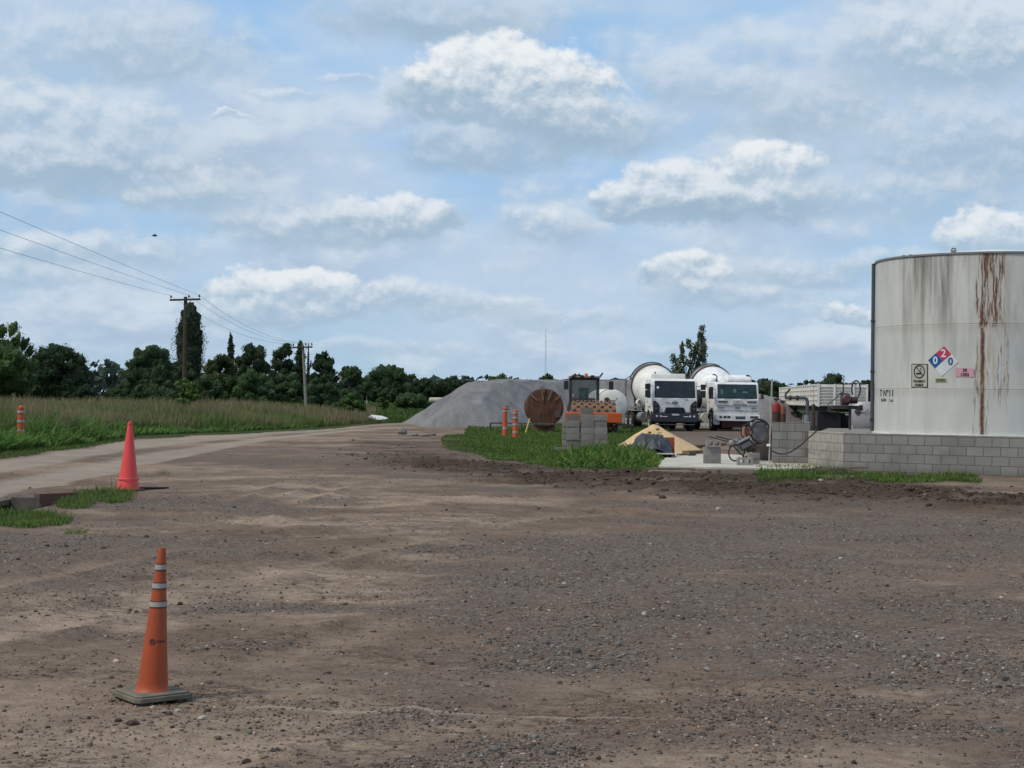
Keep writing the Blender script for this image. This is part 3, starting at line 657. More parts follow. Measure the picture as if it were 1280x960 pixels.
def tree(name, label, pc, wpx, ytop, D, kind='round', c=(.035, .055, .020), z0=.4, leaf=None, nl=5200, n_l=26, group=None, gap=0., trunk_r=None, cat='tree', ybase=None, bare=False):
    s = D/F; W = wpx*s; Hh = H+(horizon(pc)-ytop)*s
    xx = X(pc, D, Hh*.5)
    z0 = z0 if z0 > 0 else Hh*(-z0)
    t = thing(name, label, cat, (xx, D, 0), 0, group)
    L = np.array(lumps(kind, n_l, W, Hh, z0))
    # make the crown's outline meet the measured width and top
    if kind in ('column', 'spire'): L[:, 2] += (Hh-(L[:, 2]+L[:, 3]*.75).max())*np.clip((L[:, 2]-z0)/(Hh-z0), 0, 1)
    leaf = leaf or max(.10, 2.1*s); nl = int(nl*1.7); n_l = int(n_l*2.0) if kind not in ('column', 'spire') else n_l
    vol = L[:, 3]**2; pick = RNG.choice(len(L), nl, p=vol/vol.sum())
    u = RNG.normal(size=(nl, 3)); u /= np.linalg.norm(u, axis=1)[:, None]
    r_ = L[pick, 3]*RNG.uniform(.60, 1.06, nl)*(1+.16*np.sin(u[:, 0]*7+pick))
    P0 = L[pick, :3]+u*r_[:, None]*np.array([1.15, 1.15, .8])
    P0[:, 2] = np.maximum(P0[:, 2], z0*.5)
    nrm = u+RNG.normal(0, .55, (nl, 3)); nrm /= np.linalg.norm(nrm, axis=1)[:, None]
    a = np.cross(nrm, RNG.normal(size=(nl, 3))); a /= np.linalg.norm(a, axis=1)[:, None]; b = np.cross(nrm, a)
    sz = leaf*RNG.uniform(.55, 1.3, nl)[:, None]
    q = np.stack([P0-a*sz*.6, P0-b*sz*.28, P0+a*sz*.6, P0+b*sz*.28], 1)
    tone = RNG.uniform(.65, 1.5, len(L))[pick][:, None]*RNG.uniform(.65, 1.35, (nl, 1))
    C = np.array([c])*tone; C[:, 0] *= RNG.uniform(.85, 1.25, nl)
    o = mesh_np('crown', q.reshape(-1, 3), np.arange(nl*4).reshape(-1, 4), M_leaf, dict(tone=np.repeat(C, 4, 0))); o.parent = t
    # inner foliage mass joined to the crown: small lumpy cores
    if gap < .5:
        cb_ = MB(); bm = bmesh.new()
        for (lx, ly, lz, lr) in L:
            bmesh.ops.create_icosphere(bm, subdivisions=2, radius=lr*(.84 if kind in ('column', 'spire') else .78)*(1-gap), matrix=Matrix.Translation((lx, ly, max(lz, lr*.5))))
        for v in bm.verts:
            k = RNG.uniform(.86, 1.12); cxy = v.co.copy(); v.co = Vector((cxy.x*k, cxy.y*k, cxy.z*(.5+.5*k)))
        ly_ = bm.verts.layers.float_color.new('tone')
        for v in bm.verts:
            k = RNG.uniform(.8, 1.1); v[ly_] = (c[0]*k, c[1]*k, c[2]*k, 1)
        me = bpy.data.meshes.new('core'); bm.to_mesh(me); bm.free(); me.materials.append(M_leaf)
        # merge into crown mesh
        bm2 = bmesh.new(); bm2.from_mesh(o.data); bm2.from_mesh(me); bm2.to_mesh(o.data); bm2.free(); bpy.data.meshes.remove(me)
    tr_ = trunk_r or max(.10, Hh*.024); mb = MB()
    top = z0+(Hh-z0)*(.75 if kind in ('column', 'spire', 'pyramid') else .5)
    pts = [(RNG.normal(0, .02)*Hh*i/4, RNG.normal(0, .02)*Hh*i/4, top*i/4-.05) for i in range(5)]
    mb.tube(pts, lambda v: tr_*(1.25-.9*v), 8)
    for i in range(min(9 if kind != 'column' else 4, len(L))):
        l = L[RNG.integers(len(L))]; k = RNG.uniform(.35, .85); st = Vector(pts[int(k*4)])
        en = Vector((l[0], l[1], l[2])); mid = st.lerp(en, .5)+Vector((0, 0, -.05*Hh*RNG.random()))
        mb.tube([st, mid, en], lambda v: tr_*.45*(1.05-.85*v), 5)
    mb.build('trunk', M_bark, t, smooth=True)
    return t
DK = (.030, .054, .024); DK2 = (.037, .068, .026); MG = (.056, .098, .030); CY_ = (.026, .043, .022)
T = tree
gA = 'trees along the left treeline'
T('broadleaf_tree', 'loose airy tree at the far left edge, behind the brighter green one', 8, 92, 401, 140, 'loose', MG, 1.0, nl=7000, n_l=44, group=gA, gap=.3)
T('broadleaf_tree', 'bright mid-green bushy tree at the far left edge, nearest of the left trees', 8, 88, 430, 118, 'round', (.046, .086, .022), .3, nl=7500, n_l=30, group=gA)
T('broadleaf_tree', 'very dark spreading tree, right of the bright green left-edge tree', 72, 92, 424, 150, 'dome', DK, .5, nl=8500, n_l=52, group=gA, gap=.12)
T('broadleaf_tree', 'wide dark rounded tree just left of the tall cypress', 190, 86, 427, 160, 'dome', DK2, .3, nl=9000, n_l=46, group=gA)
T('broadleaf_tree', 'low dark tree filling the gap at the foot of the tall cypress', 228, 46, 450, 168, 'round', DK2, .3, nl=3500, n_l=20, group=gA)
T('cypress_tree', 'tall broad dark cypress directly behind the nearest utility pole', 237, 38, 382, 175, 'column', CY_, .4, nl=9000, n_l=34, group=gA)
T('broadleaf_tree', 'rounded olive green tree just right of the tall cypress', 275, 58, 437, 165, 'dome', (.056, .080, .024), .3, nl=6500, n_l=34, group=gA)
T('cypress_tree', 'short narrow cypress tip rising above the olive green tree', 288, 10, 418, 230, 'column', CY_, .4, nl=2600, n_l=26, group=gA)
T('broadleaf_tree', 'dark upright oval tree right of the narrow cypress tip', 316, 50, 425, 190, 'round', DK, .4, nl=6500, n_l=32, group=gA)
T('pine_tree', 'dark tufted conifer with broken outline left of the second utility pole', 355, 40, 428, 200, 'round', DK, .4, nl=5500, n_l=34, group=gA, gap=.1)
T('cypress_tree', 'stout dark column cypress immediately left of the second utility pole', 375, 14, 427, 205, 'column', CY_, .4, nl=3800, n_l=28, group=gA)
T('cypress_tree', 'needle-thin spire cypress immediately right of the second utility pole', 385, 7, 431, 208, 'spire', CY_, .4, nl=2200, n_l=26, group=gA)
T('pine_tree', 'broad dark conical tree right of the second utility pole', 406, 44, 435, 200, 'dome', DK, .4, nl=7000, n_l=44, group=gA)
T('pine_tree', 'flat-topped pine with sky showing between its limbs', 439, 36, 457, 255, 'loose', DK2, 3.2, nl=2500, n_l=22, group=gA, gap=.4, leaf=.4)
T('broadleaf_tree', 'large umbrella-shaped tree left of the gravel heap', 484, 72, 453, 265, 'dome', DK2, .8, nl=8000, n_l=40, group=gA)
T('broadleaf_tree', 'small low dark tree at the right foot of the umbrella-shaped tree', 512, 28, 466, 275, 'round', DK2, .8, nl=2500, n_l=18, group=gA)
gB = 'hedge of bushes below the left treeline'
for i, (pc, wp, yt, lb) in enumerate([(262, 60, 466, 'mid-green bush below the rounded olive green tree'), (318, 60, 456, 'pale green rounded bush below the dark oval tree'),
        (358, 56, 463, 'mid-green dome-shaped bush below the tufted conifer'), (400, 52, 466, 'dull green bush between the second pole and the broad conical tree'),
        (435, 40, 482, 'low dull green bush at the right end of the hedge'), (146, 40, 480, 'low dark bush left of the wide dark rounded tree'), (105, 40, 478, 'low dark bush under the ragged spreading tree'), (205, 60, 472, 'low dark bush behind the nearest utility pole')]):
    T('hedge_bush', lb, pc, wp, yt, 150+RNG.uniform(-6, 6), 'dome', [(.036, .070, .025), (.047, .090, .030), (.042, .080, .028), (.036, .068, .026), (.034, .062, .025), DK2, DK, DK2][i], .1, nl=3800, n_l=22, group=gB, cat='bush')
gC = 'small bushes at the road bend'
T('roadside_bush', 'bushy green shrub standing in grass beside the bend of the road', 441, 34, 487, 128, 'dome', (.055, .110, .030), .1, nl=3600, n_l=22, group=gC, cat='bush')
T('roadside_bush', 'small faint green bush right of the roadside shrub', 480, 20, 484, 190, 'round', MG, .2, nl=1500, n_l=14, group=gC, cat='bush')
T('roadside_bush', 'wide low bush behind the green pasture near the cream tank', 515, 48, 488, 215, 'dome', (.045, .080, .028), .1, nl=3200, n_l=22, group=gC, cat='bush')
T('leafy_sapling', 'light green sapling at the foot of the nearest utility pole', 233, 34, 467, 105, 'loose', (.075, .13, .03), .3, nl=1500, n_l=20, leaf=.22, gap=.6, cat='sapling')
gD = 'trees far behind the gravel heap'
T('distant_tree', 'dark tree left of the gravel heap, beside the umbrella-shaped tree', 533, 32, 468, 300, 'dome', DK, .6, nl=3500, n_l=28, group=gD)
T('distant_tree', 'dark twin-crowned tree above the cream tank', 563, 56, 469, 300, 'loose', DK, .6, nl=6500, n_l=44, group=gD)
T('distant_tree', 'small dark tree just left of the heap crest', 590, 20, 481, 320, 'round', DK, .4, nl=1500, n_l=14, group=gD)
T('distant_tree', 'green rounded treetop over the left crest of the gravel heap', 625, 42, 464, 300, 'dome', MG, 1., nl=3500, n_l=26, group=gD)
T('distant_tree', 'dark treetop over the middle of the gravel heap below the radio mast', 683, 38, 463, 310, 'loose', DK2, 1., nl=3600, n_l=24, group=gD)
T('distant_tree', 'tiny dark treetop above the road roller cab', 722, 16, 461, 310, 'loose', DK, 1., nl=1600, n_l=12, group=gD)
T('distant_tree', 'small dark treetop left of the first mixer drum', 793, 14, 476, 310, 'round', DK2, 1., nl=1200, n_l=12, group=gD)
T('distant_tree', 'dark tree mass right of the second mixer truck', 964, 52, 473, 260, 'dome', DK, .5, nl=5000, n_l=32, group=gD)
T('distant_tree', 'small dark tree between the second mixer truck and the tipper body', 950, 22, 480, 250, 'round', DK2, .5, nl=1800, n_l=16, group=gD)
T('distant_tree', 'dark spreading treetop above the slatted tipper body', 1046, 64, 463, 270, 'dome', DK, .5, nl=6500, n_l=42, group=gD, gap=.1)
T('distant_tree', 'dark treetop just left of the storage tank', 1082, 30, 469, 275, 'loose', DK, .5, nl=3000, n_l=24, group=gD)
T('distant_tree', 'low dark tree above the left end of the slatted tipper body', 1012, 26, 471, 275, 'loose', DK2, .5, nl=2000, n_l=18, group=gD)
# poplar between the two trucks: slender clumps on rising limbs
def poplar():
    D = 150; s = D/F; Hh = H+(horizon(862)-410)*s
    t = thing('poplar_tree', 'tall loose poplar with grey-green leaves rising between the two mixer trucks', 'tree', (X(861, D, 4), D, 0))
    spine = [(0, 0, 0), (.1, 0, 2), (-.1, .1, 4), (.5, 0, 6), (1.0, 0, Hh-.4)]
    mb = MB(); mb.tube(spine, lambda v: .2*(1.1-.9*v), 7)
    L = []
    for (x0, z0_, x1, z1) in [(0, 2.4, -1.3, 5.6), (0, 2.8, -.75, 6.7), (0, 3, 1.35, 6.6), (.1, 3.6, 1.45, Hh-.7), (0, 3.6, .1, 7.1), (.2, 4.2, .9, Hh-.25), (0, 2.2, -1.5, 4.4), (0, 2.0, 1.2, 4.6), (0, 1.8, -.9, 3.4), (0, 1.6, .9, 3.4)]:
        a = Vector((x0, 0, z0_)); b = Vector((x1, RNG.uniform(-1.2, 1.2), z1)); mb.tube([a, a.lerp(b, .5)+Vector(((x1-x0)*.15, 0, -.15)), b], lambda v: .07*(1.1-.9*v), 5)
        for k in np.linspace(.30, 1.0, 9):
            p = a.lerp(b, k)+Vector(((x1-x0)*.15*math.sin(k*3.14), RNG.normal(0, .2), 0)); L.append((p.x+RNG.normal(0, .24), p.y, p.z, RNG.uniform(.22, .42)))
    L = np.array(L); nl = 4600; pick = RNG.integers(0, len(L), nl)
    u = RNG.normal(size=(nl, 3)); u /= np.linalg.norm(u, axis=1)[:, None]
    P0 = L[pick, :3]+u*(L[pick, 3]*RNG.uniform(.4, 1.05, nl))[:, None]*np.array([1, 1, 1.5])
    a = RNG.normal(size=(nl, 3)); a /= np.linalg.norm(a, axis=1)[:, None]; b = np.cross(a, u); b /= np.linalg.norm(b, axis=1)[:, None]
    sz = .13*RNG.uniform(.6, 1.3, nl)[:, None]
    q = np.stack([P0-a*sz, P0-b*sz*.6, P0+a*sz, P0+b*sz*.6], 1)
    C = np.array([[.105, .125, .075]])*RNG.uniform(.5, 1.5, (nl, 1))
    o = mesh_np('crown', q.reshape(-1, 3), np.arange(nl*4).reshape(-1, 4), M_leaf, dict(tone=np.repeat(C, 4, 0))); o.parent = t
    mb.build('trunk', M_bark, t, smooth=True)
poplar()
# far-off wood reading as one mass, distance haze mixed into its bluish leaf colour
def farwood():
    n_ = 16000; L = []
    for i in range(420):
        a = RNG.uniform(-30, 26); D = RNG.uniform(560, 640); L.append((D*math.tan(R(a)), D, RNG.uniform(1.5, 7.5)*(1.15 if a < -11 else .6), RNG.uniform(3, 6)))
    L = np.array(L); pick = RNG.integers(0, len(L), n_)
    u = RNG.normal(size=(n_, 3)); u /= np.linalg.norm(u, axis=1)[:, None]; P0 = L[pick, :3]+u*L[pick, 3:]; P0[:, 2] = np.abs(P0[:, 2])
    a = RNG.normal(size=(n_, 3)); a /= np.linalg.norm(a, axis=1)[:, None]; b = np.cross(a, u); b /= np.linalg.norm(b, axis=1)[:, None]
    sz = 1.5*RNG.uniform(.6, 1.3, n_)[:, None]
    q = np.stack([P0-a*sz, P0-b*sz, P0+a*sz, P0+b*sz], 1); C = np.array([[.040, .062, .050]])*RNG.uniform(.7, 1.3, (n_, 1))
    tag(mesh_np('distant_wood', q.reshape(-1, 3), np.arange(n_*4).reshape(-1, 4), M_leaf, dict(tone=np.repeat(C, 4, 0))), 'far-off wood along the horizon, haze tinted into its green', 'wood', kind='stuff')
farwood()

# ---------------------------------------------------------------- utility poles, wires, mast
def pole(label, px, ytop, D, mt, lean=0., arm=2.3, ins=True, arm_rot=0., r=.15, cap=True):
    s = D/F; top = H+(horizon(px)-ytop)*s; x0 = X(px, D, top)
    t = thing('utility_pole', label, 'utility pole', (x0+lean, D, 0), 0, 'utility poles along the road')
    mb = MB(); mb.tube([(0, 0, -.3), (-lean*.5, 0, top*.5), (-lean, 0, top)], lambda v: r*(1.15-.4*v), 10); mb.build('pole', mt, t, smooth=True)
    tilt = R(-2.2); az_ = top-.22
    ar = MB(); ar.box(-arm/2, arm/2, -.16-.06, -.16+.06, -.07, .07, Matrix.Translation((-lean, 0, az_)) @ Matrix.Rotation(arm_rot, 4, 'Z') @ Matrix.Rotation(tilt, 4, 'Y'))
    ar.build('crossarm', M_brown, t, bevel=.01)
    br = MB(); br.tube([(-lean, -.2, az_-.55), (-lean+.45, -.2, az_-.05)], .025, 5); br.build('brace', M_grey, t)
    pts = []
    for sx in ((-arm*.46, .28, arm*.46) if ins else (-arm*.46, arm*.46)):
        im = MB(); zz = az_-sx*math.tan(tilt)+.07
        im.lathe([(0, .02), (.10, .02), (.10, .06), (.15, .075), (.2, .06), (.24, .05), (.29, .03)], (-lean+sx, -.16, zz), (0, 0, 1), 10)
        im.build('insulator', mat('insulator_glaze', (.05, .022, .018), .25), t, smooth=True); pts.append(Vector((x0+sx, D-.16, zz+.25)))
    return t, pts
p1, w1 = pole('brown timber utility pole nearest, standing in the tall grass before the cypress', 232, 371, 120, M_brown, r=.17)
p2, w2 = pole('pale concrete utility pole leaning slightly left among the dark trees', 378.5, 431, 140, mat('pale_pole', (.23, .22, .19), .9, var=.2), lean=.42, arm=1.75, r=.13)
p3, w3 = pole('small far pale utility pole by the flat-topped pine', 459, 477, 330, M_poleconc, arm=2.2, ins=False, r=.14)
p4, w4 = pole('very small farthest utility pole before the umbrella-shaped tree', 490, 479, 430, M_poleconc, arm=2.0, ins=False, r=.13)
def wire(a, b, sag, label):
    pts = [a.lerp(b, t)-Vector((0, 0, sag*4*t*(1-t))) for t in np.linspace(0, 1, 40)]
    o = MB().tube(pts, .009, 5).build('overhead_wire', M_wire); tag(o, label, 'wire', 'overhead wires')
offs = [(-1.15, 'lowest overhead wire running left from the nearest pole'), (.28, 'middle overhead wire running left from the nearest pole'), (1.1, 'topmost overhead wire running left from the nearest pole')]
ends = [AT(-30, 293, 62), AT(-30, 268, 60), AT(-30, 243, 58)]
for (dx, lb), a, e in zip(offs, w1, ends):
    d = e-a; far_ = a+d*1.9
    wire(a, Vector((far_.x, far_.y, far_.z+.0)), .25, lb)
for k, (a, b) in enumerate(zip(w1, w2)):
    wire(a, b, .9, ['left', 'middle', 'right'][k]+' overhead wire between the nearest pole and the leaning concrete pole')
# radio mast
D = 620; mt_ = thing('radio_mast', 'thin tall lattice radio mast far behind the gravel heap', 'mast', (X(682, D, 20), D, 0))
zt = H+(horizon(682)-419)*D/F; mb = MB()
for k in range(3):
    a = k*2.094; mb.tube([(math.cos(a)*.35, math.sin(a)*.35, 0), (math.cos(a)*.2, math.sin(a)*.2, zt)], .05, 4)
for i in range(26):
    z = zt*i/26; a = (i % 3)*2.094; b = a+2.094; mb.tube([(math.cos(a)*.32, math.sin(a)*.32, z), (math.cos(b)*.32, math.sin(b)*.32, z+zt/26)], .03, 4)
mb.build('lattice', M_grey, mt_)
MB().cyl((0, 0, zt), (0, 0, zt+2.5), .05, .03, 6).build('antenna', M_grey, mt_)
# bird
bp = AT(193, 295, 90); bd = MB()
bd.tube([(-.16, 0, 0), (-.05, 0, .01), (.08, 0, .01), (.17, 0, .03)], lambda v: .045*math.sin(.35+v*2.3), 7)
bd.add([(-.03, .02, .02), (.07, .02, .02), (.03, .26, .10), (-.05, .24, .10), (-.02, .42, .04)], [(0, 1, 2, 3), (3, 2, 4)])
bd.add([(-.03, -.02, .02), (.07, -.02, .02), (.03, -.26, .10), (-.05, -.24, .10), (-.02, -.42, .04)], [(0, 1, 2, 3), (3, 2, 4)])
bo = bd.build('bird', M_dark, loc=bp, rotz=.4); s_ = bo.modifiers.new('thick', 'SOLIDIFY'); s_.thickness = .012
tag(bo, 'small dark bird flying above the overhead wires', 'bird')

# ---------------------------------------------------------------- gravel heap
def heap():
    D0 = 104
    # ridge polyline: x, y, top height
    xs = [X(603, 100), X(640, 108), X(700, 118), X(800, 118), X(900, 112), X(945, 108)]
    ridge = [(xs[0], 101, 2.7), (xs[1], 108, 2.9), (xs[2], 116, 3.1), (xs[3], 116, 3.15), (xs[4], 112, 2.7), (X(955, 106), 106, 1.9)]
    x0, x1, y0, y1 = ridge[0][0]-6.5, ridge[-1][0]+4, 82, 128; nx, ny = 330, 230
    gx, gy = np.meshgrid(np.linspace(x0, x1, nx), np.linspace(y0, y1, ny)); gx = gx.ravel(); gy = gy.ravel()
    best = np.full(len(gx), -9.)
    for (ax, ay, ah), (bx, by, bh) in zip(ridge[:-1], ridge[1:]):
        dx, dy = bx-ax, by-ay; t = np.clip(((gx-ax)*dx+(gy-ay)*dy)/(dx*dx+dy*dy), 0, 1)
        d = np.hypot(gx-ax-t*dx, gy-ay-t*dy); h = ah+(bh-ah)*t
        best = np.maximum(best, h-np.maximum(d-1.0, 0)*.66*(1+.0*d))
    # a spur running forward at the left, down to the road
    for (ax, ay, ah, bx, by, bh) in [(xs[0], 101, 2.5, X(588, 90), 90, 1.35)]:
        dx, dy = bx-ax, by-ay; t = np.clip(((gx-ax)*dx+(gy-ay)*dy)/(dx*dx+dy*dy), 0, 1)
        d = np.hypot(gx-ax-t*dx, gy-ay-t*dy); best = np.maximum(best, ah+(bh-ah)*t-np.maximum(d-.6, 0)*.66)
    best += (fbm(gx, gy, 4., 4, off=80.)-.5)*.45 + (fbm(gx, gy*.3, 1.1, 4, .6, off=81.)-.5)*.26
    z = np.maximum(best, -.25)
    V = np.stack([gx, gy, z], 1); i = np.arange(ny-1)[:, None]*nx; j = np.arange(nx-1)[None, :]
    Q = np.stack([(i+j).ravel(), (i+j+1).ravel(), (i+nx+j+1).ravel(), (i+nx+j).ravel()], 1)
    keep = (z[Q].max(1) > -.2); Q = Q[keep]
    mt = bpy.data.materials.new('crushed_stone'); mt.use_nodes = True; n = NT(mt.node_tree); bs = n.n['Principled BSDF']
    t = n.node('ShaderNodeTexCoord').outputs['Object']; sx, sy, sz = n.sep(t)
    rill = n.noise(n.comb(n.m('MULTIPLY', sx, 1.3), n.m('MULTIPLY', sy, .25), n.m('MULTIPLY', sz, .2)), 1.2, 5, .6)
    c = n.mix(n.ramp(n.noise(t, .35, 5, .6), .35, .65), (.130, .128, .130), (.190, .184, .182))
    c = n.mix(n.ramp(rill, .42, .62, 0, .45), c, (.27, .26, .25)); c = n.mix(n.ramp(n.noise(t, 9., 5, .7), .35, .7, 0, .6), c, (.09, .088, .09))
    n.l.new(c, bs.inputs['Base Color']); bs.inputs['Roughness'].default_value = .95
    b = n.node('ShaderNodeBump'); b.inputs['Distance'].default_value = .06; n.l.new(n.noise(t, 8., 6, .65), b.inputs['Height']); n.l.new(b.outputs[0], bs.inputs['Normal'])
    o = mesh_np('gravel_heap', V, Q, mt, smooth=True)
    tag(o, 'long grey heap of crushed stone behind the roller and trucks', 'gravel heap')
heap()
# ---------------------------------------------------------------- traffic cones and channelizers
def gz(x, y): return float(height(np.array([x]), np.array([y]))[0])
def cone_orange():
    p = G(190, 873); x, y = p.x, p.y; z = gz(x, y)
    t = thing('traffic_cone', 'orange traffic cone with three grey-white bands and a square grey base in the foreground', 'traffic cone', (x, y, z), R(38))
    b = MB(); s = .165; pl = []
    for i in range(4):
        a = R(90*i)
        for q in (-5, 5): pl.append((math.cos(R(45)+a+R(q))*s*1.36, math.sin(R(45)+a+R(q))*s*1.36))
    b.prism(pl, 'z', .012, .040); b.prism([(p_[0]*.93, p_[1]*.93) for p_ in pl], 'z', .040, .050)
    for i in range(4):
        a = R(90*i+45); b.box(math.cos(a)*.16-.025, math.cos(a)*.16+.025, math.sin(a)*.16-.025, math.sin(a)*.16+.025, -.01, .013)
    b.build('base', M_foot, t, bevel=.008)
    Ht = .84; lean = -.0
    def rad(z): return .088-(.088-.020)*((z-.05)/(Ht-.05))**.93
    prof = [(zz, rad(zz)) for zz in np.linspace(.05, Ht, 30)]
    prof = [(.046, .102), (.055, .094)]+prof[1:]+[(Ht+.001, .012), (Ht-.03, .011)]
    bd = MB(); bd.lathe(prof, (0, 0, 0), (0, 0, 1), 40); bo = bd.build('body', mat('orange_cone_plastic', (.35, .058, .013), .55, var=.35, scale=5, c2=(.26, .06, .022), streak=((.20, .10, .06), .25)), t, smooth=True)
    for zc in (.735, .632, .530):
        w_ = .026; zz0, zz1 = zc-w_/2, zc+w_/2
        MB().lathe([(zz0-.009, rad(zz0)), (zz0-.009, rad(zz0)+.0022), (zz1+.007, rad(zz1)+.0022), (zz1+.007, rad(zz1))], (0, 0, 0), (0, 0, 1), 40).build('dark_band_edge', mat('band_edge', (.12, .045, .025), .7), t, smooth=True)
        MB().lathe([(zz0, rad(zz0)+.001), (zz0, rad(zz0)+.004), (zz1, rad(zz1)+.004), (zz1, rad(zz1)+.001)], (0, 0, 0), (0, 0, 1), 40).build('reflective_band', M_white2, t, smooth=True)
    # small printed round emblem and word, faded
    inkm = mat('faded_ink', (.05, .02, .015), .7)
    a0 = R(-38-95); zc = .325; r_ = rad(zc)
    em = MB()
    for k in range(24):
        q0, q1 = 2*math.pi*k/24, 2*math.pi*(k+1)/24
        for (ra, rb) in ((.013, .018),):
            pts = []
            for (q, rr_) in ((q0, ra), (q1, ra), (q1, rb), (q0, rb)):
                u, v = math.cos(q)*rr_, math.sin(q)*rr_; an = a0+u/r_; R_ = rad(zc+v)+.0012
                pts.append((math.cos(an)*R_, math.sin(an)*R_, zc+v))
            em.add(pts, [(0, 1, 2, 3)])
    for (ua, ub, va, vb) in [(-.008, -.003, -.008, .006), (.003, .008, -.008, .006), (-.005, .005, .003, .009)]:
        pts = []
        for (u, v) in ((ua, va), (ub, va), (ub, vb), (ua, vb)):
            an = a0+u/r_; R_ = rad(zc+v)+.0012; pts.append((math.cos(an)*R_, math.sin(an)*R_, zc+v))
        em.add(pts, [(0, 1, 2, 3)])
    so = em.build('emblem', inkm, t); so.modifiers.new('thick', 'SOLIDIFY').thickness = .001
    tx = text_obj('Cono', .022, inkm, t, (0, 0, 0), (0, 0, 0), name='emblem_lettering', depth=.0005)
    for v in tx.data.vertices:
        u, w_ = v.co.x, v.co.y; an = a0+(.050+u)/r_; R_ = rad(zc+w_)+.0012+v.co.z
        v.co = (math.cos(an)*R_, math.sin(an)*R_, zc+w_+.003)
cone_orange()
def lean_children(t, deg, z0=.05):
    k = math.tan(R(deg)); rz = t.rotation_euler.z
    for ch in t.children:
        if ch.name.startswith('base'): continue
        for v in ch.data.vertices:
            dx = max(v.co.z-z0, 0)*k; v.co.x += dx*math.cos(rz); v.co.y -= dx*math.sin(rz)
lean_children([o for o in col.objects if o.name == 'traffic_cone'][0], 3.3)
def cone_red():
    p = G(160, 612); x, y = p.x, p.y; z = gz(x, y)-.01
    t = thing('traffic_cone', 'plain faded red tall traffic cone with no bands, beside the grass tuft', 'traffic cone', (x, y, z), R(12))
    sc = 1.0
    MB().box(-.24, .24, -.22, .22, -.005, .035, Matrix.Translation((.04, .0, 0))).build('base', mat('dark_cone_foot', (.06, .055, .05), .9, var=.5), t, bevel=.012)
    prof = [(.03, .205), (.05, .20)]
    for zz in np.linspace(.05, 1.16, 20)[1:]:
        k = (zz-.05)/1.11
        prof.append((zz, .185-.145*k if zz > .2 else .20-.03*(zz-.05)/.15))
    prof += [(1.165, .045), (1.185, .045), (1.187, .036), (1.22, .032), (1.222, .02), (1.15, .018)]
    MB().lathe(prof, (0, 0, 0), (0, 0, 1), 36).build('body', mat('red_cone_plastic', (.70, .062, .062), .5, var=.2, scale=4, c2=(.50, .06, .045), streak=((.55, .18, .15), .25)), t, smooth=True)
    MB().lathe([(.205, .1925), (.21, .1965), (.222, .195), (.226, .188)], (0, 0, 0), (0, 0, 1), 36).build('moulded_ring', mat('pale_red_ring', (.62, .12, .09), .6), t, smooth=True)
cone_red()
lean_children([o for o in col.objects if o.name == 'traffic_cone.001'][0], 1.1)
def channelizer(px, ybase, ytop, wpx, lb, tone, bands, handle=False, mtn='channelizer_plastic'):
    hz = horizon(px); D = H*F/(ybase-hz); s = D/F; hh = (ybase-ytop)*s; x = X(px, D, 0); r_ = wpx*s/2
    t = thing('channelizer_post', lb, 'traffic post', (x, D, gz(x, D)), 0, 'orange banded channelizer posts')
    M_ = mat('channelizer_plastic', (.55, .085, .025), .55, var=.4, c2=(.30, .07, .03))
    MB().lathe([(0, r_*1.8), (.05, r_*1.75), (.07, r_*1.1)], (0, 0, 0), (0, 0, 1), 12).build('base', M_tyre, t)
    prof = [(.05, r_), (hh*.3, r_*.98), (hh*.9, r_*.82), (hh*.905, r_*.9), (hh*.95, r_*.9), (hh*.97, r_*.5), (hh, r_*.4)]
    MB().lathe(prof, (0, 0, 0), (0, 0, 1), 20).build('body', M_, t, smooth=True)
    for b in bands:
        MB().lathe([(hh*b-.035, r_*.9), (hh*b-.035, r_*1.03), (hh*b+.035, r_*1.0), (hh*b+.035, r_*.88)], (0, 0, 0), (0, 0, 1), 20).build('reflective_band', M_white2, t, smooth=True)
    if handle:
        MB().tube([(r_*.3, 0, hh*.88), (r_*1.5, 0, hh*.93), (r_*1.5, 0, hh*1.0), (r_*.2, 0, hh*1.02)], .02, 6).build('handle', M_black, t)
channelizer(25.5, 559, 506, 9, 'orange post with white bands standing alone in the leafy weeds at the far left', 0, (.40, .62, .84))
channelizer(631, 548, 510, 6.5, 'left one of the two orange posts beside the rusty drum, with a black side handle', 0, (.30, .86), True)
channelizer(644, 551, 513, 7, 'right one of the two orange posts beside the rusty drum, with several pale bands', 0, (.25, .5, .72, .88))

# ---------------------------------------------------------------- culvert at the left
D = 25.75; xa, xb = X(13, D), X(50, D)
ct = thing('concrete_culvert', 'stained concrete culvert head with a dark opening in the ditch at the left edge', 'culvert', ((xa+xb)/2, D, -.5))
w_ = (xb-xa)/2
MB().box(-w_, w_, 0, 1.0, -.2, .505).build('headwall', M_culvert, ct, bevel=.015)
MB().box(-w_-2.4, -w_-.01, -1.05, .9, .375, .47).build('cover_slab', M_culvert, ct, bevel=.015)
MB().box(-w_-2.4, -w_-.02, .5, .9, -.2, .37).build('rear_wall', M_culvert, ct)
MB().box(-w_-2.4, -w_-2.1, -1., .49, -.2, .37).build('side_wall', M_culvert, ct)
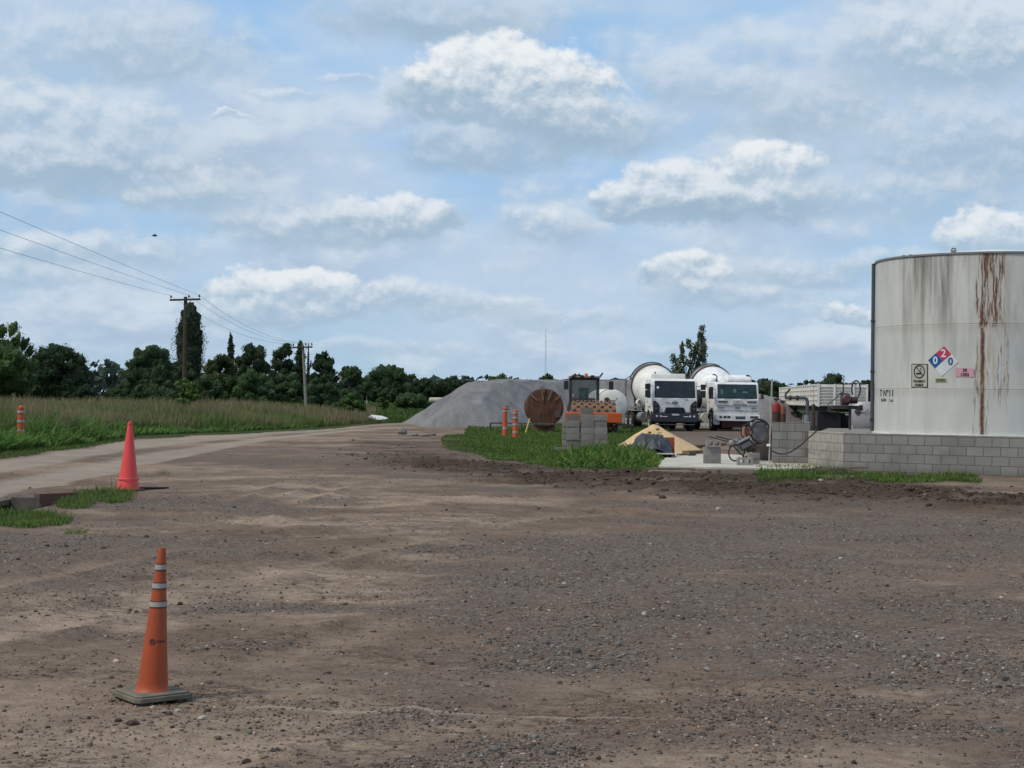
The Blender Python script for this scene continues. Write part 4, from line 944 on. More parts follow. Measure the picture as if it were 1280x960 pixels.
# red brick kerb running back from the culvert
def brickmat(name, bw, bh, c1, c2, mo, off=.5, msize=.012, bump=.006, dirt=(.10, .095, .085)):
    mt = bpy.data.materials.new(name); mt.use_nodes = True; n = NT(mt.node_tree); bs = n.n['Principled BSDF']
    t = n.node('ShaderNodeTexCoord').outputs['Object']; sx, sy, sz = n.sep(t)
    b = n.node('ShaderNodeTexBrick'); n.l.new(n.comb(sx, sz, 0.), b.inputs['Vector'])
    b.offset = off; b.inputs['Scale'].default_value = 1; b.inputs['Brick Width'].default_value = bw; b.inputs['Row Height'].default_value = bh
    b.inputs['Mortar Size'].default_value = msize; b.inputs['Mortar Smooth'].default_value = .3
    b.inputs['Color1'].default_value = (*c1, 1); b.inputs['Color2'].default_value = (*c2, 1); b.inputs['Mortar'].default_value = (*mo, 1)
    c = n.mix(n.ramp(n.noise(t, 1.3, 6, .65), .42, .75, 0, .55), b.outputs['Color'], dirt)
    c = n.mix(n.ramp(n.noise(t, 22., 4, .7), .3, .7, 0, .4), c, tuple(v*.65 for v in c1))
    c = n.mix(n.ramp(sz, .0, .28, .55, 0.), c, dirt)
    n.l.new(c, bs.inputs['Base Color']); bs.inputs['Roughness'].default_value = .95
    bp_ = n.node('ShaderNodeBump'); bp_.inputs['Distance'].default_value = bump
    h_ = n.m('SUBTRACT', n.m('MULTIPLY', n.noise(t, 40., 4, .6), .4), n.m('MULTIPLY', b.outputs['Fac'], 1.2))
    n.l.new(h_, bp_.inputs['Height']); n.l.new(bp_.outputs[0], bs.inputs['Normal'])
    return mt
MBR = brickmat('red_brick', .24, .075, (.17, .055, .035), (.12, .045, .032), (.13, .10, .08), dirt=(.085, .055, .045))
A_ = Vector((X(50.5, 25.8), 25.75)); B_ = Vector((X(97, 26.3), 26.3))
bw_ = MB().box(0, (B_-A_).length, -.0, .16, -.5, .06).build('brick_kerb_wall', MBR, bevel=.01, loc=(A_.x, A_.y, 0), rotz=math.atan2(B_.y-A_.y, B_.x-A_.x))
tag(bw_, 'low red brick wall running from the culvert to the grass tuft by the red cone', 'brick wall')
o = MB().prism([(-.9, -.35), (.7, -.3), (1.0, .1), (.2, .35), (-.8, .25)], 'z', 0, .02).build('rubber_mat', mat('dark_mat', (.04, .036, .033), .9, var=.4), loc=(X(158, 28.9)+.35, 28.55, .0), rotz=.1)
o.scale = (.48, .4, 1.3); tag(o, 'dark flat rubber scrap on the ground at the foot of the plain red cone', 'scrap')

# ---------------------------------------------------------------- block walls and platform
MBW = brickmat('grey_block_wall', .40, .222, (.255, .25, .235), (.185, .18, .168), (.115, .11, .10))
MBW2 = brickmat('sidelit_block_wall', .36, .222, (.36, .345, .30), (.29, .28, .245), (.19, .18, .155))  # paler than the front wall: side light put into the block colour
PZ = .93
c0 = Vector((8.2, 39.5)); c1 = Vector((11.9, 37.35)); lf = Vector((7.72, 41.6))
fdir = (c1-c0).normalized(); c1e = c0+fdir*13
def wall(name, a, b, z0, z1, th, mt, label, cat='block wall', out=1):
    d = b-a; L_ = d.length
    o = MB().box(0, L_, 0, th, z0, z1).build(name, mt, bevel=.006, loc=(a.x, a.y, 0), rotz=math.atan2(d.y, d.x))
    return tag(o, label, cat)
wall('block_wall', c0+fdir*.012, c1e, -.2, PZ, .19, MBW, 'long grey concrete block wall of the platform in front of the white storage tank')
wall('block_wall', lf, c0-fdir*.0, -.2, PZ, .19, MBW2, 'short end wall of the tank platform, paled as by side light, with narrower blocks')
pf = MB().prism([tuple(c0+Vector((.22, .18))), tuple(c1e+Vector((0, .2))), (24, 31.5), (24, 48), (9.5, 48), (lf.x+.25, lf.y+.1)], 'z', -.2, PZ-.03).build('tank_platform', mat('platform_concrete', (.24, .23, .21), .95, var=.4, scale=2))
tag(pf, 'raised concrete platform under the white storage tank, edged by block walls', 'platform')
w1a = Vector((X(964.5, 42.6), 42.6)); w1b = Vector((X(1012, 42.4), 42.4))
wall('block_wall', w1a, w1b, -.2, 1.13, .19, MBW, 'grey block wall between the thin white pipe and the pale platform end wall')
wall('block_wall', w1b+Vector((.0, -.02)), Vector((X(1015, 43.9), 44.2)), -.2, 1.13, .15, MBW, 'return of the grey block wall behind the pale platform end wall, half hidden')
w2a = Vector((X(939, 44.2), 44.2)); w2b = Vector((X(962.5, 44), 44.))
wall('block_wall', w2a, w2b, -.2, .98, .19, mat('dark_block', (.12, .11, .095), .95, var=.5, c2=(.06, .052, .045), bump=.006), 'dark block wall section behind the small machine, left of the thin white pipe')  # darker tone than the other block walls

# slab
sl = MB().prism([tuple(G(788, 566).xy), tuple(G(800, 584.5).xy), tuple(G(905, 586.5).xy), tuple(G(1010, 588).xy), (8.0, 41.0), (7.9, 47), (6, 50)], 'z', -.1, .05).build('concrete_slab', M_slab, bevel=.01)
tag(sl, 'pale concrete floor slab in front of the trucks, edged by churned mud', 'slab', kind='structure')

# ---------------------------------------------------------------- storage tank
TC = Vector((12.26, 41.0)); TR = 2.9; TZ = PZ-.03; TH = 4.42
tphi = math.atan2(-TC.y, -TC.x)            # direction from the tank to the viewer
tank = thing('storage_tank', 'large white cylindrical fuel storage tank streaked with rust behind the block wall', 'storage tank', (TC.x, TC.y, TZ), tphi+R(90))
# tank-local: viewer lies along -Y, +X to the right, arc length u = R*theta
mt = bpy.data.materials.new('rusty_tank_paint'); mt.use_nodes = True; n = NT(mt.node_tree); bs = n.n['Principled BSDF']
t = n.node('ShaderNodeTexCoord').outputs['Object']; sx, sy, sz = n.sep(t)
th = n.m('ARCTAN2', sx, n.m('MULTIPLY', sy, -1.)); u = n.m('MULTIPLY', th, TR)
wv = n.comb(u, n.m('MULTIPLY', sz, .25), 0.)
c = n.mix(n.ramp(n.noise(wv, 1.6, 5, .6), .35, .7), (.52, .525, .495), (.44, .45, .43))
c = n.mix(n.ramp(n.noise(t, 2.2, 7, .7), .5, .75, 0, .5), c, (.42, .41, .37))
# grey-brown washed stains from the rim
st = n.ramp(n.noise(n.comb(n.m('MULTIPLY', u, 2.3), n.m('MULTIPLY', sz, .16), 3.), 1.2, 5, .62), .40, .66)
win = n.m('MULTIPLY', n.ramp(u, -2.9, -2.1), n.ramp(u, .2, -.6))
fade = n.ramp(sz, 1.4, 4.3)
c = n.mix(n.m('MULTIPLY', n.m('MULTIPLY', st, win), n.m('MULTIPLY', fade, 1.1), clamp=True), c, (.135, .120, .10))
c = n.mix(n.m('MULTIPLY', n.ramp(n.noise(n.comb(n.m('MULTIPLY', u, 3.), n.m('MULTIPLY', sz, .3), 9.), 1.5, 4, .6), .5, .72), n.ramp(sz, .2, 3.2, .12, .45)), c, (.24, .23, .20))
# rust streaks
jit = n.m('MULTIPLY', n.m('SUBTRACT', n.noise(n.comb(0., sz, 0.), 3., 3), .5), .06); uj = n.m('ADD', u, jit)
def band(a, b, e=.02): return n.m('MULTIPLY', n.ramp(uj, a-e, a+e), n.ramp(uj, b+e, b-e))
def zband(a, b, e=.06): return n.m('MULTIPLY', n.ramp(sz, a-e, a+e), n.ramp(sz, b+e, b-e))
fine = n.ramp(n.noise(n.comb(n.m('MULTIPLY', uj, 13.), n.m('MULTIPLY', sz, .8), 5.), 1.5, 5, .65), .455, .55)
fine2 = n.ramp(n.noise(n.comb(n.m('MULTIPLY', uj, 20.), n.m('MULTIPLY', sz, 1.2), 8.), 1.3, 5, .7), .52, .62)
top = n.m('MULTIPLY', n.m('MULTIPLY', band(-.36, .30, .04), zband(2.62, 4.6)), fine)
halo = n.m('MULTIPLY', n.m('MULTIPLY', band(-.40, .40, .06), zband(.9, 4.6, .4)), n.ramp(n.noise(n.comb(n.m('MULTIPLY', uj, 7.), n.m('MULTIPLY', sz, .5), 1.), 1.5, 4), .42, .62, 0, .6))
c = n.mix(halo, c, (.42, .36, .26))
main = n.m('MULTIPLY', band(-.235, -.14, .03), zband(-.1, 2.62, .03)); main = n.m('MULTIPLY', main, n.ramp(n.noise(n.comb(n.m('MULTIPLY', uj, 12.), n.m('MULTIPLY', sz, 1.), 15.), 1.5, 4), .30, .42))
edge = n.m('MULTIPLY', n.m('MULTIPLY', band(-.40, -.02, .03), zband(-.1, 2.62, .1)), fine2)
right = n.m('MULTIPLY', n.m('MULTIPLY', band(.10, .42, .04), zband(.85, 2.62, .4)), fine2)
rust = n.m('MAXIMUM', n.m('MAXIMUM', top, main), n.m('MAXIMUM', n.m('MULTIPLY', edge, .8), n.m('MULTIPLY', right, .8)))
rc = n.mix(n.ramp(n.noise(t, 9., 4, .7), .35, .65), (.075, .028, .015), (.165, .070, .030))
c = n.mix(n.m('MINIMUM', rust, 1.), c, rc)
spots = n.ramp(n.noise(t, 7., 3, .5), .74, .78); c = n.mix(n.m('MULTIPLY', spots, .7), c, rc)
# grime at weld seams
for zs in (1.13, 2.70):
    c = n.mix(n.m('MULTIPLY', n.m('MULTIPLY', n.ramp(sz, zs-.30, zs), n.ramp(sz, zs+.006, zs-.006)), .20), c, (.22, .17, .12))
n.l.new(c, bs.inputs['Base Color']); bs.inputs['Roughness'].default_value = .55
bp_ = n.node('ShaderNodeBump'); bp_.inputs['Distance'].default_value = .012
n.l.new(n.m('ADD', n.noise(n.comb(u, sz, 0.), 1.1, 3), n.m('MULTIPLY', rust, -.15)), bp_.inputs['Height']); n.l.new(bp_.outputs[0], bs.inputs['Normal'])
NS = 160
def dent(zz): return 0
mbt = MB(); prof = []
for (a, b) in ((0, 1.13), (1.13, 2.70), (2.70, TH)):
    prof += [(a+.012, TR), (b-.012, TR), (b-.004, TR-.008), (b+.004, TR-.008)]
prof = prof[:-2]+[(TH, TR)]
mbt.lathe(prof, (0, 0, 0), (0, 0, 1), NS); mbt.build('shell', mt, tank, smooth=True)
MB().lathe([(TH-.03, TR+.002), (TH-.03, TR+.03), (TH+.015, TR+.03), (TH+.015, TR-.02)], (0, 0, 0), (0, 0, 1), NS).build('rim', M_grey, tank, smooth=True)
MB().lathe([(TH+.0, TR-.03), (TH+.03, TR-.04), (TH+.30, .3), (TH+.31, .01)], (0, 0, 0), (0, 0, 1), 60).build('roof', M_cream, tank, smooth=True)
MB().lathe([(-.02, TR+.05), (.05, TR+.05), (.05, TR+.001)], (0, 0, 0), (0, 0, 1), NS).build('base_ring', M_cream, tank, smooth=True)
def ontank(px, py, off=.012):
    d = ray(px, py); o2 = Vector((0, 0)); dd = Vector((d.x, d.y)); a = dd.dot(dd); b = -2*dd.dot(TC); c_ = TC.dot(TC)-(TR+off)**2
    tt = (-b-math.sqrt(max(b*b-4*a*c_, 0)))/(2*a); P = Vector((d.x*tt, d.y*tt, H+d.z*tt))
    th_ = math.atan2(P.y-TC.y, P.x-TC.x)-tphi    # angle from viewer direction, ccw
    return th_, P.z-TZ
def tl(th_, z, r_): return Vector((math.sin(th_)*r_, -math.cos(th_)*r_, z))
# lifting lug on the rim, side pipe
th_, _ = ontank(1191, 340); a = th_
lug = MB(); p = tl(a, TH, TR-.03); lug.box(p.x-.06, p.x+.06, p.y-.03, p.y+.03, TH-.02, TH+.07); lug.tube([p+Vector((math.cos(q)*.05, 0, .07+.05*math.sin(q))) for q in np.linspace(0, math.pi, 8)], .018, 6)
lug.build('lifting_lug', M_grey, tank)
for pxx in (1128, 1137):
    a, _ = ontank(pxx, 340); p = tl(a, TH, TR-.02); MB().box(p.x-.04, p.x+.04, p.y-.03, p.y+.03, TH, TH+.035).build('rim_bracket', M_grey, tank)
a = -R(83.5)
pm = MB(); pts = [tl(a, z, TR+.055) for z in (.05, 1.5, 3., TH-.03)]; pm.tube(pts, .048, 10); pm.build('side_pipe', mat('dark_pipe', (.07, .08, .095), .6, var=.3, c2=(.05, .04, .045)), tank, smooth=True)
for z in (.35, 1.6, 2.9): 
    p = tl(a, z, TR+.045); MB().box(p.x-.065, p.x+.065, p.y-.065, p.y+.065, z-.02, z+.02).build('pipe_clamp', M_dark, tank)
# signs on the shell (each a thin sheet bent to the shell)
def sheet(mtx_pts, name, mtl, parent, off=.012, th=.004):
    """polygon given in (u, z) on the shell"""
    mb = MB(); inner = [tl(u_/TR, z_, TR+off) for (u_, z_) in mtx_pts]; outer = [tl(u_/TR, z_, TR+off+th) for (u_, z_) in mtx_pts]; n_ = len(inner)
    mb.add(inner+outer, [tuple(range(n_)), tuple(range(2*n_-1, n_-1, -1))]+[(i, (i+1) % n_, n_+(i+1) % n_, n_+i) for i in range(n_)])
    return mb.build(name, mtl, parent)
def wrap_text(s_, size, mtl, parent, u0, z0, rot=0., off=.02, name='lettering', sx=1., cen=True):
    tx = text_obj(s_, size, mtl, parent, (0, 0, 0), (0, 0, 0), name=name, depth=.001)
    for v in tx.data.vertices:
        x_, y_ = v.co.x*sx, v.co.y; xr = x_*math.cos(rot)-y_*math.sin(rot); yr = x_*math.sin(rot)+y_*math.cos(rot)
        v.co = tl((u0+xr)/TR, z0+yr, TR+off+v.co.z)
    return tx
Msr = mat('sign_red', (.42, .035, .075), .5, var=.15); Msb = mat('sign_blue', (.012, .075, .25), .5, var=.15); Msw = mat('sign_white', (.55, .60, .64), .5, var=.15)
Msk = mat('sign_black', (.015, .015, .02), .6, var=.1); Msc = mat('sign_cream', (.42, .41, .35), .6, var=.3); Msp = mat('sign_pink', (.55, .30, .36), .6, var=.2)
Mlb = mat('letter_pale_blue', (.55, .68, .80), .5, var=.05); Mlw = mat('letter_white', (.62, .60, .62), .5, var=.05); Mby = mat('letter_navy', (.02, .06, .14), .6, var=.05); Mgr = mat('letter_green', (.10, .14, .03), .6)
# hazard diamond: corner points read off the photograph
dm = thing('hazard_diamond', 'white, red and blue hazard diamond placard with 2, 0 and 0 on the storage tank', 'placard', tank.location, tank.rotation_euler.z)
def uz(px, py): th__, z_ = ontank(px, py); return th__*TR, z_
LTc, TPc, RTc, BTc = uz(1160.3, 450.2), uz(1180.2, 432.6), uz(1198., 452.5), uz(1177., 470.5)
mid = lambda a, b: ((a[0]+b[0])/2, (a[1]+b[1])/2)
lt, tr_, br_, bl = mid(LTc, TPc), mid(TPc, RTc), mid(RTc, BTc), mid(BTc, LTc); cc = mid(mid(LTc, RTc), mid(TPc, BTc))
sheet([LTc, TPc, RTc, BTc], 'backing', Msw, dm, .010, .004)
sheet([lt, TPc, tr_, cc], 'red_field', Msr, dm, .015, .003); sheet([LTc, lt, cc, bl], 'blue_field', Msb, dm, .015, .003)
qd = lambda *p: (sum(a[0] for a in p)/4, sum(a[1] for a in p)/4)
q = qd(lt, TPc, tr_, cc); wrap_text('2', .27, Mlw, dm, q[0], q[1], off=.0195)
q = qd(LTc, lt, cc, bl); wrap_text('0', .25, Mlb, dm, q[0], q[1], off=.0195)
q = qd(cc, tr_, RTc, br_); wrap_text('0', .25, Mby, dm, q[0], q[1], off=.0165)
# no smoking sign
ns = thing('no_smoking_sign', 'cream rectangular no smoking sign with black border on the storage tank', 'sign', tank.location, tank.rotation_euler.z)
a0, b0, a1, b1 = uz(1139.3, 454.6), uz(1159.8, 454.8), uz(1159.6, 484.6), uz(1139.2, 484.4)
sheet([a0, b0, a1, b1], 'border', Msk, ns, .010, .003)
cx_, cz_ = mid(a0, a1); wS, hS = abs(b0[0]-a0[0]), abs(a0[1]-b1[1]); e = .022
sheet([(a0[0]+e, a0[1]-e), (b0[0]-e, b0[1]-e), (a1[0]-e, a1[1]+e), (b1[0]+e, b1[1]+e)], 'panel', Msc, ns, .014, .002)
zc = cz_+hS*.17; rr_ = wS*.34
pl = [(cx_+math.cos(q)*rr_, zc+math.sin(q)*rr_) for q in np.linspace(0, 2*math.pi, 25)]; pi_ = [(cx_+math.cos(q)*rr_*.84, zc+math.sin(q)*rr_*.84) for q in np.linspace(0, 2*math.pi, 25)]
mb = MB()
for i in range(24):
    v_ = [tl(p_[0]/TR, p_[1], TR+.018) for p_ in (pl[i], pl[i+1], pi_[i+1], pi_[i])]; mb.add(v_, [(0, 1, 2, 3)])
dd = rr_*.7; wq = .012
for P4 in ([(cx_-dd, zc+dd+wq), (cx_-dd+wq*2, zc+dd+wq), (cx_+dd+wq, zc-dd+wq), (cx_+dd-wq, zc-dd)], [(cx_-dd*.8, zc-.03), (cx_+dd*.35, zc-.03), (cx_+dd*.35, zc-.065), (cx_-dd*.8, zc-.065)], [(cx_+dd*.1, zc+.02), (cx_+dd*.2, zc+.02), (cx_+dd*.75, zc-.05), (cx_+dd*.6, zc-.05)], [(cx_+.02, zc+.09), (cx_+.04, zc+.1), (cx_+.08, zc+.02), (cx_+.06, zc+.02)]):
    mb.add([tl(p_[0]/TR, p_[1], TR+.0185) for p_ in P4], [(0, 1, 2, 3)])
o = mb.build('no_smoking_symbol', Msk, ns); o.modifiers.new('thick', 'SOLIDIFY').thickness = .001
wrap_text('PROHIBIDO', .082, Msk, ns, cx_, cz_-hS*.24, off=.0175, sx=.8); wrap_text('FUMAR', .085, Msk, ns, cx_, cz_-hS*.39, off=.0175, sx=.9)
un = thing('cargo_placard', 'pink rectangular placard reading 30 over 1202 on the storage tank', 'placard', tank.location, tank.rotation_euler.z)
a0, b0, a1, b1 = uz(1195, 459.6), uz(1217.5, 460.6), uz(1217, 471.4), uz(1194.4, 470.9)
sheet([a0, b0, a1, b1], 'panel', Msp, un); cx_, cz_ = mid(a0, a1)
wrap_text('30', .105, Msk, un, cx_, cz_+.052, off=.018); wrap_text('1202', .105, Msk, un, cx_, cz_-.052, off=.018)
pl_ = thing('tank_label', 'small yellowish green stencilled label under the hazard diamond', 'label', tank.location, tank.rotation_euler.z)
a0, b0, a1, b1 = uz(1169, 472.8), uz(1183, 473), uz(1183, 478.2), uz(1169, 478); sheet([a0, b0, a1, b1], 'panel', mat('label_green', (.33, .36, .20), .6, var=.3), pl_, .008, .003); cx_, cz_ = mid(a0, a1)
wrap_text('EX500', .085, Msk, pl_, cx_, cz_, off=.0125)
tn = thing('tank_number', 'painted black lettering T N 11 with litre capacity below on the tank', 'lettering', tank.location, tank.rotation_euler.z)
q = uz(1107, 491.8); wrap_text('T Nº11', .235, mat('stencil_black', (.02, .035, .03), .7), tn, q[0], q[1], off=.004, sx=1.12)
q = uz(1103.8, 500.2); wrap_text('30.000', .105, mat('stencil_brown', (.06, .055, .03), .7), tn, q[0]-.0, q[1], off=.004, sx=1.15)
q = uz(1113.6, 500.4); wrap_text('Lts', .115, mat('stencil_blue', (.02, .10, .19), .7), tn, q[0], q[1], off=.004, sx=1.25)
# ---------------------------------------------------------------- wheels
def wheel(parent, x, y, r, wd, name='wheel', dual=False, rimout=-1):
    """axle along X; rimout = side of the hub"""
    o = bpy.data.objects.new(name, None); col.objects.link(o); o.parent = parent; o.location = (x, y, r)
    mb = MB(); mb.lathe([(-wd/2, r*.55), (-wd/2, r*.9), (-wd*.38, r), (wd*.38, r), (wd/2, r*.9), (wd/2, r*.55)], (0, 0, 0), (1, 0, 0), 28)
    for k in range(28):
        a = 2*math.pi*k/28; c_, s_ = math.cos(a), math.sin(a)
        mb.box(-wd*.4, wd*.4, -.02, .02, r-.012, r+.014, Matrix.Rotation(a, 4, 'X'))
    mb.build('tyre', M_tyre, o, smooth=True)
    rm = MB(); k = rimout
    rm.lathe([(k*wd*.30, r*.57), (k*wd*.52, r*.57), (k*wd*.50, r*.50), (k*wd*.20, r*.44), (k*wd*.20, r*.2), (k*wd*.5, r*.19), (k*wd*.56, r*.12)], (0, 0, 0), (1, 0, 0), 24)
    for i in range(8):
        a = 2*math.pi*i/8; rm.cyl((k*wd*.2, math.cos(a)*r*.31, math.sin(a)*r*.31), (k*wd*.26, math.cos(a)*r*.31, math.sin(a)*r*.31), .025, n=6)
    rm.build('rim', M_rim, o, smooth=True)
    return o
# ---------------------------------------------------------------- mixer trucks; front towards -Y, origin on the ground below the bumper
def mixer(label, pxc, D, yaw, style):
    t = thing('mixer_truck', label, 'mixer truck', (X(pxc, D, 1.), D, -.02), yaw, 'concrete mixer trucks parked side by side')
    A = style == 1
    M_ = M_white
    W = 1.22; zb = 1.0 if A else .92; zr = 2.84 if A else 2.72; zw = 1.80; ztop = zr-.14
    # cab: side outline extruded across
    prof = [(.03, zb), (-.02, zw-.05), (.0, zw), (.14, ztop), (.26, zr), (1.95, zr+.02), (2.02, zr-.1), (2.02, zb), (1.45, zb), (1.35, zb+.18), (1.05, zb+.32), (.75, zb+.30), (.45, zb+.12), (.38, zb)]
    MB().prism(prof, 'x', -W, W).build('cab', M_, t, bevel=.05)
    # windscreen, proud of the sloping front
    def onfront(z): return (.14*(z-zw)/(ztop-zw)) if z > zw else -.02+.02*(z-(zw-.05))/.05
    g = MB(); z0, z1 = zw+.05, ztop-.01; wx = 1.08
    def quad(mb, x0, x1, z0, z1, off=.012, th=.01, sh=0., so=0.):
        y0_, y1_ = onfront(z0)-off, onfront(z1)-off
        mb.add([(x0, y0_, z0), (x1, y0_, z0), (x1-sh, y1_, z1), (x0+sh, y1_, z1), (x0, y0_+th, z0), (x1, y0_+th, z0), (x1-sh, y1_+th, z1), (x0+sh, y1_+th, z1)],
               [(0, 1, 2, 3), (7, 6, 5, 4), (0, 4, 5, 1), (1, 5, 6, 2), (2, 6, 7, 3), (3, 7, 4, 0)])
    fr = MB(); quad(fr, -wx-.04, wx+.04, z0-.04, z1+.03, .008, .01, .03); fr.build('windscreen_seal', M_black, t)
    quad(g, -wx, wx, z0, z1, .016, .008, .03); gl = g.build('windscreen', M_glass if A else M_glass2, t)
    wp = MB()
    for (xa, xb) in ((-.75, -.1), (.15, .85)): wp.tube([(xa, onfront(z0)-.04, z0-.03), (xb, onfront(z0)-.045, z0+.07)], .014, 5)
    wp.build('wiper', M_black, t)
    # things seen through the screen
    if A:
        sk = MB(); sk.lathe([(0, .07), (.006, .07)], (-.93, onfront(2.35)-.03, 2.36), (0, -1, .15), 14); sk.build('windscreen_sticker', M_white, t)
    else:
        for q4 in ((-.24, -.05, 2.14, 2.34), (-.93, -.80, 2.05, 2.32), (.30, .60, 2.12, 2.22)):
            pp = MB(); quad(pp, *q4, .026, .004); pp.build('windscreen_paper', mat('pale_paper', (.10, .17, .17), .5, var=.6, scale=9), t)
    # doors and side windows
    for sd in (-1, 1):
        dr = MB(); xo = sd*(W+.002); dr.box(min(xo, xo+sd*.02), max(xo, xo+sd*.02), .35, 1.5, zb+.36, zr-.22); dro = dr.build('door', M_, t, bevel=.02)
        wn = MB(); x2 = sd*(W+.024); wn.prism([(.42, zw+.0), (.50, ztop-.12), (1.35, ztop-.12), (1.42, zw)], 'x', min(x2, x2+sd*.01), max(x2, x2+sd*.01)); wn.build('side_window', M_glass, dro)
        MB().box(min(x2, x2+sd*.03), max(x2, x2+sd*.03), 1.25, 1.42, zw-.22, zw-.18).build('handle', M_black, dro)
        # fender / step
        MB().box(min(sd*(W-.28), sd*(W+.03)), max(sd*(W-.28), sd*(W+.03)), .15, .42, zb-.55, zb+.1).build('step', M_ if not A else M_black, t, bevel=.03)
        MB().prism([(1.05+math.cos(q)*.70, .52+math.sin(q)*.70) for q in np.linspace(R(15), R(165), 12)]+[(1.05+math.cos(q)*.64, .52+math.sin(q)*.64) for q in np.linspace(R(165), R(15), 12)], 'x', min(sd*(W+.01), sd*(W-.33)), max(sd*(W+.01), sd*(W-.33))).build('mudguard', M_ if A else M_black, t, smooth=True)
        # mirrors
        mr = MB()
        if A or sd > 0 or True:
            mx = sd*(W+.30)
            zt_ = zw+.75 if A else zw+.62
            if A:
                mr.box(mx-.13, mx+.13, -.16, -.04, zt_-.30, zt_); mr.box(mx-.13, mx+.13, -.16, -.04, zt_-.72, zt_-.34)
            else:
                if sd < 0: mr.box(mx-.12, mx+.12, -.16, -.04, zt_-.45, zt_-.05)
                else: mr.box(mx-.22, mx-.05, -.12, -.02, zt_-.62, zt_-.35)
            mr.tube([(sd*(W-.02), .12, zt_-.1), (mx, -.08, zt_-.1)], .022, 5); mr.tube([(sd*(W-.02), .1, zt_-.6), (mx, -.08, zt_-.6)], .022, 5)
            mr.build('mirror', M_black if A or sd < 0 else M_dark, t, bevel=.02)
    fy = -.035
    if A:
        # corner headlight clusters, dark and slanting
        for sd in (-1, 1):
            hl = MB(); P = [(sd*1.19, 1.02), (sd*1.19, 1.62), (sd*1.10, 1.66), (sd*.90, 1.50), (sd*.84, 1.36), (sd*.84, 1.12), (sd*.88, 1.02)]
            hl.prism(P, 'y', fy-.03, fy+.04); ho = hl.build('headlight_housing', M_black, t, bevel=.012)
            for zz in (1.44, 1.20):
                MB().lathe([(0, .075), (.02, .08), (.03, .05)], (sd*1.04, fy-.03, zz), (0, -1, 0), 16).build('headlight', mat('dark_headlight', (.06, .06, .07), .12), ho, smooth=True)
        gr = MB(); gr.prism([(-.58, 1.02), (-.50, 1.26), (-.44, 1.30), (.44, 1.30), (.50, 1.26), (.58, 1.02)], 'y', fy-.02, fy+.03)
        for k in range(4): gr.box(-.50+.02*k, .50-.02*k, fy-.034, fy-.02, 1.06+k*.06, 1.075+k*.06)
        gr.build('grille', M_black, t)
        em = MB(); em.lathe([(0, .5), (.02, .5), (.028, .46)], (0, 0, 0), (0, -1, 0), 28, ring=False); e_ = em.build('emblem', M_blue, t, smooth=True); e_.scale = (.34, .8, .155); e_.location = (0, fy-.02, 1.55)
        text_obj('Ford', .12, M_lens, t, (0, fy-.05, 1.55), name='emblem_lettering', depth=.002)
        text_obj('CARGO', .075, M_black, t, (-.40, fy+.005, 1.545), name='badge', depth=.004)
        text_obj('2629', .075, mat('badge_red', (.35, .03, .03), .5), t, (.62, fy+.005, 1.72), name='badge', depth=.004)
        bp_ = MB(); bp_.prism([(-1.27, .98), (-1.27, .58), (-1.15, .50), (1.15, .50), (1.27, .58), (1.27, .98)], 'y', -.20, .14); bp_.build('bumper', mat('bumper_dark', (.028, .030, .042), .5, var=.3), t, bevel=.04)
        for sd in (-1, 1):
            for xx_ in (1.02, .80): MB().lathe([(0, .06), (.02, .06), (.025, .03)], (sd*xx_, -.20, .82), (0, -1, 0), 14).build('fog_light', M_lens, t)
            MB().box(sd*.58-.13, sd*.58+.13, -.215, -.201, .79, .83).build('bumper_strip', M_white, t)
        MB().box(-.2, .2, -.222, -.205, .865, .96).build('number_plate', mat('plate_pale', (.45, .47, .5), .4), t); text_obj('MXT 482', .07, M_black, t, (0, -.224, .912), name='plate_lettering', depth=.001) if False else None
        MB().box(-1.1, 1.1, -.05, .02, .36, .40).build('lower_bar', M_grey, t)
    else:
        for (z0_, z1_) in ((1.42, 1.425), (1.12, 1.13)): MB().box(-1.18, 1.18, fy-.006, fy+.03, z0_, z1_+.012).build('panel_gap', M_dark, t)
        for sd in (-1, 1):
            gr = MB()
            for k in range(3): gr.box(sd*.82-.26, sd*.82+.26, fy-.012, fy+.02, 1.60+k*.032, 1.615+k*.032)
            gr.build('air_slot', M_black, t); MB().box(sd*.92-.17, sd*.92+.17, fy-.012, fy+.02, 1.285, 1.32).build('air_slot', M_dark, t)
        MB().box(-.26, .26, fy-.018, fy+.01, 1.53, 1.72).build('number_board', mat('board_pale', (.5, .47, .46), .5, var=.1), t)
        text_obj('11', .16, M_red, t, (0, fy-.021, 1.625), name='board_lettering', depth=.002)
        MB().box(-.13, .13, fy-.014, fy+.01, 1.28, 1.33).build('badge', M_dark, t)
        MB().box(-.62, .62, fy-.010, fy+.01, 1.19, 1.197).build('panel_line', M_dark, t); MB().box(.32, .52, fy-.012, fy+.01, 1.46, 1.50).build('badge', M_dark, t)
        bp_ = MB(); bp_.prism([(-1.25, .94), (-1.25, .62), (-1.0, .58), (1.0, .58), (1.25, .62), (1.25, .94)], 'y', -.2, .15); bp_.build('bumper', M_white, t, bevel=.03)
        for xx_, ww in ((-.98, .07), (-.74, .09), (-.52, .09), (.80, .11), (1.02, .1)): MB().box(xx_-ww, xx_+ww, -.212, -.198, .74, .86).build('headlight', mat('dark_headlight', (.06, .06, .07), .12), t)
        MB().box(-.14, .40, -.214, -.201, .70, .84).build('number_plate', mat('plate_dark', (.03, .045, .075), .4), t); 
        MB().box(-.05, .32, -.218, -.2141, .755, .79).build('plate_strip', M_grey, t)
        MB().box(-.85, 1.15, -.02, .06, .22, .575).build('under_bumper_panel', mat('dull_red_guard', (.06, .014, .013), .7, var=.5), t)
    # chassis rails, axles, tanks
    ch = MB()
